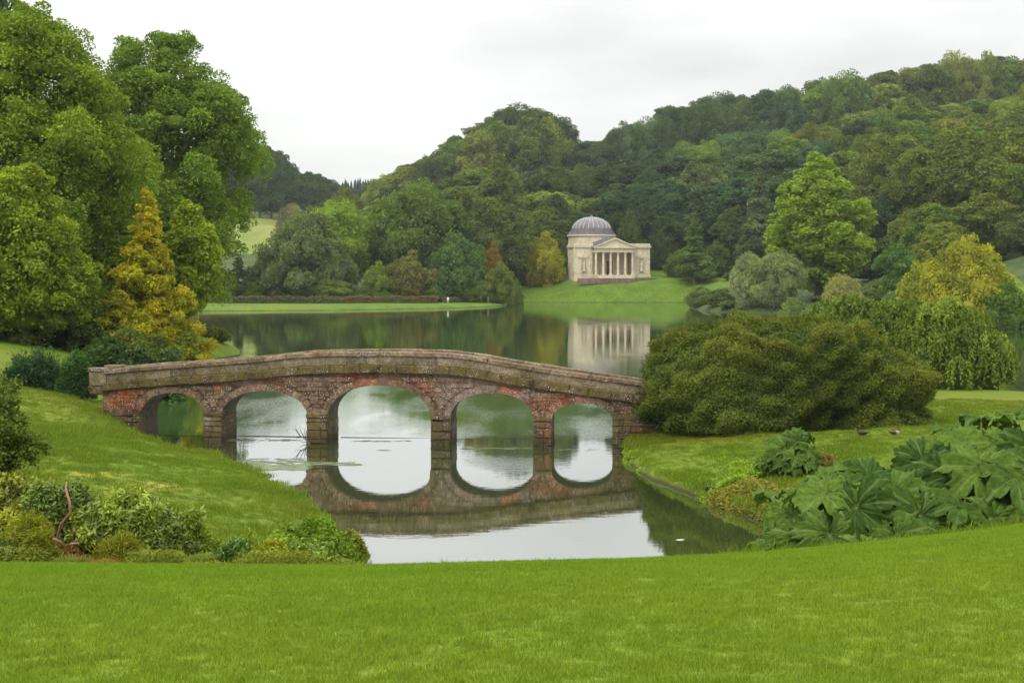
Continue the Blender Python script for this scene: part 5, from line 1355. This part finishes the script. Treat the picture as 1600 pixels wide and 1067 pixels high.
# rotunda, drum and stepped dome
DC = (-1.1, 13.2); DR = 6.45
mb = MB(); mb.lathe([(DR+.3, -1.2), (DR+.3, 8.2), (DR+.1, 8.4), (DR+.1, 11.4), (DR+.45, 11.6), (DR+.45, 11.95), (DR, 12.0)], 48, DC); obj('rotunda', mb.mesh('rotunda', M_LIME), temple)
tbox('rotunda_link', -PW, PW, 2.7, 9.5, .78, 8.2)
mb = MB(); prof = [(DR+.2, 12.0), (DR+.2, 12.5), (DR-.15, 12.52), (DR-.15, 12.95), (DR-.5, 12.97), (DR-.5, 13.35), (DR-.85, 13.37), (DR-.85, 13.7)]
Rd = DR-1.0
for a in np.linspace(0.12, 1.45, 12): prof.append((Rd*math.cos(a)/math.cos(.12)*.99, 13.2+3.7*math.sin(a)))
prof.append((.02, 16.95)); mb.lathe(prof, 48, DC)
obj('dome', mb.mesh('dome', M_LEAD, False), temple)
M_RIB = plain('pale_lead', (.30, .29, .30))
for k in range(24):
    a0 = 2*math.pi*k/24
    pts = [(DC[0]+math.cos(a0)*Rd*math.cos(a)/math.cos(.12)*1.0, DC[1]+math.sin(a0)*Rd*math.cos(a)/math.cos(.12)*1.0, 13.25+3.7*math.sin(a)) for a in np.linspace(.12, 1.42, 9)]
    m2 = MB(); m2.tube(pts, [.16]*9, 5); obj('dome_rib', m2.mesh('dome_rib', M_RIB), temple)
mb = MB(); mb.lathe([(.75, 16.85), (.75, 17.05), (.3, 17.1), (.35, 17.35), (.05, 17.6)], 14, DC); obj('finial', mb.mesh('finial', M_LEAD), temple)
# planted terrace wall before the steps
mb = MB()
prof2 = []
for k in range(21):
    a = -1.25+2.5*k/20; x = 11.5*math.sin(a)/math.sin(1.25); y = -3.8-2.2*math.cos(a)
    prof2.append((x, y))
for i in range(20):
    (a, b), (c, d2) = prof2[i], prof2[i+1]
    mb.add([(a, b, -1.6), (c, d2, -1.6), (c, d2, -.1), (a, b, -.1), (a, b+.6, -1.6), (c, d2+.6, -1.6), (c, d2+.6, -.1), (a, b+.6, -.1)], [(0, 1, 2, 3), (7, 6, 5, 4), (3, 2, 6, 7)])
w = obj('terrace_wall', mb.mesh('terrace_wall', M_TERR)); w.location = (TX, TY, TZ); w.rotation_euler.z = R(17)
tag(w, 'low dark curved terrace wall before the temple steps', 'wall')

#@@SMALL
# ------------------------------------------------------------------ island hedge, walkers, birds
def hedge(label, pts, w, h, color, seed, name='hedge', n=16000, group=None):
    r = np.random.default_rng(seed)
    pts = np.array(pts, float); seg = np.hypot(*np.diff(pts, axis=0).T); cum = np.concatenate([[0], np.cumsum(seg)])
    t = r.uniform(0, cum[-1], n); x = np.interp(t, cum, pts[:, 0]); y = np.interp(t, cum, pts[:, 1])
    f = r.uniform(-1, 1, n); hgt = h*(1-0.25*f**4)*(1+.08*np.sin(t*.8)+.07*np.sin(t*2.3))
    side = r.random(n) < .5
    z = np.where(side, r.uniform(0, 1, n)*hgt, hgt); yy = np.where(side, -w/2*(1+.1*r.normal(size=n)), f*w/2)
    gz = HH(x, y+yy)
    P = np.stack([x, y+yy, z+gz], 1) + r.normal(0, .07, (n, 3))
    N = unit(np.where(side[:, None], [[0, -1, .3]], [[0, -.2, 1]]) + r.normal(size=(n, 3))*.5)
    V, F = leaf_quads(P, N, .38*r.uniform(.6, 1.2, n), .24, r)
    T = r.uniform(.65, 1.35, (n, 1))*np.where(((np.sin(t*.35)+np.sin(t*.13+1)) > .2)[:, None], [[1.0, 1.0, 1.0]], [[.75, 1.1, 1.0]])
    # inner body
    mB = []; fB = []; m = 60
    for i in range(m):
        tt = cum[-1]*i/(m-1); xx, y_ = np.interp(tt, cum, pts[:, 0]), np.interp(tt, cum, pts[:, 1]); g = H(xx, y_)
        mB += [(xx, y_-w*.42, g-.2), (xx, y_-w*.42, g+h*.88), (xx, y_+w*.42, g+h*.88), (xx, y_+w*.42, g-.2)]
    b0 = len(V)
    for i in range(m-1):
        o = b0+i*4
        for k in range(3): fB.append((o+k, o+k+1, o+4+k+1, o+4+k))
    me = mesh_np(name, np.concatenate([V, np.array(mB)]), quads=np.concatenate([F, np.array(fB)]), mat=M_LEAF, tint=np.concatenate([np.repeat(T, 4, 0), np.full((len(mB), 3), .7)]))
    o = obj(name, me, color=color); tag(o, label, 'hedge', group); return o
hedge('long rusty brown hedge running along the grass strip of the island', [(-76, 291), (-55, 291), (-37, 292), (-25, 292), (-17, 292.5)], 2.0, 1.45, (0.15, 0.105, 0.055), 801)
hedge('short grey-green hedge at the right end of the island strip', [(-16, 296), (-12, 299), (-8, 301)], 1.6, 1.1, (0.12, 0.12, 0.07), 802, n=4000)

def person(label, px, D, hgt, top, bottom, skin, seed, lean=0.0, stride=.18, yaw=0.0):
    x = at(px, D); g = H(x, D)
    e = empty('person', (x, D, g), yaw); tag(e, label, 'person')
    h = hgt
    pts = {'pel': (0, 0, .53*h), 'ch': (lean*.1, 0, .72*h), 'nk': (lean*.16, 0, .84*h), 'hd': (lean*.2, -.01, .90*h), 'cr': (lean*.2, -.01, .965*h),
           'lh': (-.09, 0, .50*h), 'lk': (-.10, -stride*.5, .28*h), 'lf': (-.10, -stride*.6, .03*h), 'lt': (-.10, -stride*.6-.14, .02*h),
           'rh': (.09, 0, .50*h), 'rk': (.10, stride*.2, .28*h), 'rf': (.10, stride*.9, .03*h), 'rt': (.10, stride*.9-.14, .02*h),
           'ls': (-.19+lean*.14, 0, .81*h), 'le': (-.24, .05, .63*h), 'lw': (-.23, -.08, .48*h),
           'rs': (.19+lean*.14, 0, .81*h), 're': (.24, -.04, .63*h), 'rw': (.24, -.14, .49*h)}
    names_ = list(pts)
    edges_ = [('pel', 'ch'), ('ch', 'nk'), ('nk', 'hd'), ('hd', 'cr'), ('pel', 'lh'), ('lh', 'lk'), ('lk', 'lf'), ('lf', 'lt'), ('pel', 'rh'), ('rh', 'rk'), ('rk', 'rf'), ('rf', 'rt'), ('nk', 'ls'), ('ls', 'le'), ('le', 'lw'), ('nk', 'rs'), ('rs', 're'), ('re', 'rw')]
    rad = dict(pel=.15, ch=.17, nk=.06, hd=.10, cr=.08, lh=.10, rh=.10, lk=.065, rk=.065, lf=.045, rf=.045, lt=.035, rt=.035, ls=.07, rs=.07, le=.045, re=.045, lw=.03, rw=.03)
    me = bpy.data.meshes.new('body'); me.from_pydata([pts[k] for k in names_], [(names_.index(a), names_.index(b)) for a, b in edges_], []); me.update()
    o = obj('body', me, e); o.modifiers.new('skin', 'SKIN'); 
    for i, k in enumerate(names_): me.skin_vertices[0].data[i].radius = (rad[k], rad[k]*.75)
    me.skin_vertices[0].data[0].use_root = True
    ss_ = o.modifiers.new('sub', 'SUBSURF'); ss_.levels = 1; ss_.render_levels = 1
    m, t = newmat('clothes'); b = NB(t); sp_ = b.n('ShaderNodeTexCoord'); sx = b.n('ShaderNodeSeparateXYZ'); b.l(sp_.outputs['Object'], sx.inputs[0])
    c = b.mix(b.rng(sx.outputs['Z'], .52*h, .53*h), bottom, top); c = b.mix(b.rng(sx.outputs['Z'], .845*h, .85*h), c, skin)
    b.out(b.principled(c, .8)); me.materials.append(m)
    hm = MB(); hm.lathe([(.02, .995*h), (.07, .985*h), (.105, .95*h), (.10, .91*h)], 10, (lean*.2, .02)); obj('hair', hm.mesh('hair', plain('hair', (.07, .05, .035)), True), e)
    return e
SK = (.45, .28, .2)
person('person in white walking alone by the short hedge', 700, 290, 1.6, (.75, .73, .68), (.6, .57, .5), SK, 1)
person('person in a dull pink coat, left one of the walking trio', 751, 296, 1.7, (.36, .15, .12), (.3, .14, .11), SK, 2, lean=.4)
person('person in a pale top with light trousers, middle one of the trio', 763, 296.5, 1.78, (.6, .62, .65), (.55, .45, .4), SK, 3)
person('person in dark clothes, right one of the trio', 769, 297, 1.8, (.03, .035, .04), (.05, .05, .06), SK, 4)

def duck(label, px, py_d, D, yaw, body, breast, sc=1.0, sit=False):
    x = at(px, D); g = max(H(x, D), 0.0)
    e = empty('duck', (x, D, g + (0 if not sit else -.05)), yaw); tag(e, label, 'duck'); e.scale = (sc, sc, sc)
    P = [(-.20, 0, .17), (-.10, 0, .15), (.0, 0, .14), (.10, 0, .15), (.155, 0, .21), (.17, 0, .28), (.20, 0, .29)]; rr = [.02, .07, .095, .08, .042, .045, .03]
    me = bpy.data.meshes.new('body'); me.from_pydata(P, [(i, i+1) for i in range(6)], []); me.update()
    o = obj('body', me, e); o.modifiers.new('skin', 'SKIN')
    for i, q in enumerate(rr): me.skin_vertices[0].data[i].radius = (q, q)
    me.skin_vertices[0].data[2].use_root = True
    s2 = o.modifiers.new('sub', 'SUBSURF'); s2.levels = 2; s2.render_levels = 2
    m, t = newmat('plumage'); b = NB(t); tcx = b.n('ShaderNodeTexCoord'); sx = b.n('ShaderNodeSeparateXYZ'); b.l(tcx.outputs['Object'], sx.inputs[0])
    c = b.mix(b.rng(sx.outputs['X'], -.02, .04), body, breast); c = b.mix(b.rng(sx.outputs['Z'], .2, .22), c, tuple(k*.7 for k in body))
    b.out(b.principled(c, .7)); me.materials.append(m)
    bl = MB(); bl.tube([(.21, 0, .285), (.25, 0, .275), (.275, 0, .272)], [.02, .018, .012], 6); obj('bill', bl.mesh('bill', plain('bill', (.25, .2, .06))), e)
    tl = MB(); tl.tube([(-.18, 0, .165), (-.27, 0, .20)], [.03, .008], 6); obj('tail', tl.mesh('tail', m), e)
    for s in (-1, 1):
        wg = MB(); wg.tube([(.07, s*.075, .17), (-.05, s*.092, .17), (-.2, s*.04, .18)], [.025, .035, .008], 6); obj('wing', wg.mesh('wing', m, True), e)
        lg = MB(); lg.tube([(.0, s*.04, .08), (.0, s*.04, .0), (.05, s*.04, -.0)], [.008, .008, .01], 5); obj('leg', lg.mesh('leg', plain('duck_leg', (.35, .15, .04))), e)
duck('dark brown duck on the grass, left of the other one below the huge bush', 1347, 678, 48.0, 2.6, (.035, .028, .02), (.05, .035, .025), 1.0)
duck('brown duck with a cream middle resting right of the dark one', 1398, 678, 48.2, 0.2, (.08, .05, .03), (.42, .36, .26), 1.05, True)
duck('small dark duck at the foot of the right bank by the water', 1103, 768, 41.6, -1.4, (.03, .022, .02), (.04, .03, .025), .75)
duck('small olive duck just right of the darker one at the water edge', 1116, 766, 41.4, 1.2, (.06, .06, .03), (.08, .07, .04), .7)

# pale feather drifting on the dark water
mb = MB(); mb.add([(0, 0, .012), (.14, .06, .03), (.34, .10, .02), (.42, .08, .035), (.30, .02, .012), (.12, -.03, .012)], [(0, 1, 4, 5), (1, 2, 3, 4)])
f = obj('feather', mb.mesh('feather', plain('white_feather', (.6, .6, .56), .7)), loc=(at(1055, 35), 35.0, 0), scale=(.65, .65, .65)); tag(f, 'white feather floating on the dark water right of the bridge reflection', 'feather')

# ------------------------------------------------------------------ floating weed streaks under the arches
def weed():
    r = np.random.default_rng(900); V = []; F = []
    for (px0, px1, py0, py1, n) in ((372, 480, 716, 735, 260), (478, 562, 722, 727, 90), (400, 480, 726, 733, 120), (350, 480, 686, 689, 60), (540, 640, 688, 690, 26), (725, 830, 699, 702, 60), (385, 400, 722, 724, 20), (865, 960, 702, 704, 14), (600, 604, 703, 704, 4)):
        for k in range(n):
            px, py = r.uniform(px0, px1), r.uniform(py0, py1); D = 14520/(py-429); x = at(px, D)
            L_, w_ = r.uniform(.05, .35), r.uniform(.02, .09); m = 7; b0 = len(V)
            for j in range(m):
                a = 2*math.pi*j/m; q = r.uniform(.6, 1.1); V.append((x+L_*q*math.cos(a), D+w_*q*math.sin(a), .006+r.uniform(0, .004)))
            V.append((x, D, .012))
            for j in range(m): F.append((b0+m, b0+j, b0+(j+1) % m))
    o = obj('floating_weed', mesh_np('floating_weed', V, tris=F, mat=plain('water_weed', (.13, .16, .09), .8)))
    tag(o, 'thin streaks of green weed floating under the arches', 'weed', kind='stuff')
weed()

# ------------------------------------------------------------------ grass blades (instanced tufts)
def tuft(seed, n, h, spread, w, mat=None):
    r = np.random.default_rng(seed); V = np.empty((n, 3, 2, 3)); 
    x, y = r.uniform(-spread, spread, n), r.uniform(-spread, spread, n); th = r.uniform(0, 6.28, n); hh = h*r.uniform(.5, 1.1, n); ln = hh*r.uniform(.1, .7, n); la = r.uniform(0, 6.28, n)
    for k, t in enumerate((0, .55, 1)):
        px_, py_, pz = x+np.cos(la)*ln*t**2, y+np.sin(la)*ln*t**2, hh*t
        ww = w*(1, .8, .12)[k]
        V[:, k, 0] = np.stack([px_-np.sin(th)*ww, py_+np.cos(th)*ww, pz], 1); V[:, k, 1] = np.stack([px_+np.sin(th)*ww, py_-np.cos(th)*ww, pz], 1)
    q = np.concatenate([np.stack([o, o+1, o+3, o+2], 1) for o in (np.arange(n)*6, np.arange(n)*6+2)])
    T = np.repeat(r.uniform(.75, 1.3, (n, 1)), 6, 0)*np.ones((1, 3))
    return mesh_np('grass_tuft_source', V.reshape(-1, 3), quads=q, mat=mat or M_BLADE, tint=T)

def scatter(name, label, P, scl, src):
    me = bpy.data.meshes.new(name); me.vertices.add(len(P)); me.vertices.foreach_set('co', np.asarray(P, np.float32).ravel())
    a = me.attributes.new('rot', 'FLOAT_VECTOR', 'POINT'); ro = np.zeros((len(P), 3), np.float32); ro[:, 2] = rng.uniform(0, 6.28, len(P)); ro[:, :2] = rng.normal(0, .1, (len(P), 2)); a.data.foreach_set('vector', ro.ravel())
    a = me.attributes.new('scl', 'FLOAT', 'POINT'); a.data.foreach_set('value', np.asarray(scl, np.float32))
    o = obj(name, me); tag(o, label, 'grass', kind='stuff')
    so = bpy.data.objects.new(name+'_source', src)
    g = bpy.data.node_groups.new(name, 'GeometryNodeTree'); g.interface.new_socket('Geometry', in_out='INPUT', socket_type='NodeSocketGeometry'); g.interface.new_socket('Geometry', in_out='OUTPUT', socket_type='NodeSocketGeometry')
    gi, go = g.nodes.new('NodeGroupInput'), g.nodes.new('NodeGroupOutput'); ip = g.nodes.new('GeometryNodeInstanceOnPoints'); ob = g.nodes.new('GeometryNodeObjectInfo'); ob.inputs['Object'].default_value = so
    n1 = g.nodes.new('GeometryNodeInputNamedAttribute'); n1.data_type = 'FLOAT_VECTOR'; n1.inputs['Name'].default_value = 'rot'
    n2 = g.nodes.new('GeometryNodeInputNamedAttribute'); n2.data_type = 'FLOAT'; n2.inputs['Name'].default_value = 'scl'
    g.links.new(gi.outputs[0], ip.inputs['Points']); g.links.new(ob.outputs['Geometry'], ip.inputs['Instance']); g.links.new(n1.outputs['Attribute'], ip.inputs['Rotation']); g.links.new(n2.outputs['Attribute'], ip.inputs['Scale'])
    g.links.new(ip.outputs[0], go.inputs[0])
    md = o.modifiers.new('tufts', 'NODES'); md.node_group = g
    return o
def pts_in(n, y0, y1, xf, pw=1.0, zmin=.1):
    y = y0+(y1-y0)*rng.random(n)**pw; x = rng.uniform(-1, 1, n)*xf*np.maximum(y, 3)
    z = HH(x, y); k = z > zmin
    return np.stack([x, y, z-.005], 1)[k]
P = pts_in(62000, 4.0, 24, .66, .8)
scatter('grass', 'short green mown grass of the foreground lawn', P, rng.uniform(.6, 1.15, len(P)), tuft(1, 40, .042, .075, .0022))
P = pts_in(60000, 22, 66, .50, .8, .18)
d_ = sdist(P[:, 0], P[:, 1]); P = P[(d_ > .05)]; d_ = d_[d_ > .05]
d_ = sdist(P[:, 0], P[:, 1])
sc = rng.uniform(.5, 1.1, len(P))*np.where(d_ < .8, 1.7, 1.0)*np.clip(1.1+.35*wave_noise(77)(P, 1.3)+.25*wave_noise(78)(P, 4.0), .75, 2.0)
scatter('grass', 'rougher grass on the banks either side of the bridge', P, sc, tuft(2, 34, .085, .17, .006, M_BANKBLADE))

# ------------------------------------------------------------------ damp air over the valley
mb = MB(); mb.box(-640, 660, -40, 1300, -3, 175)
m, t = newmat('haze'); b = NB(t); pv = b.n('ShaderNodeVolumePrincipled'); pv.inputs['Density'].default_value = 0.00010; pv.inputs['Color'].default_value = (.86, .92, 1, 1); pv.inputs['Anisotropy'].default_value = 0.2
o_ = b.n('ShaderNodeOutputMaterial'); b.l(pv.outputs[0], o_.inputs['Volume'])
hz = obj('haze', mb.mesh('haze', m)); tag(hz, 'thin damp haze filling the valley', 'haze', kind='stuff')
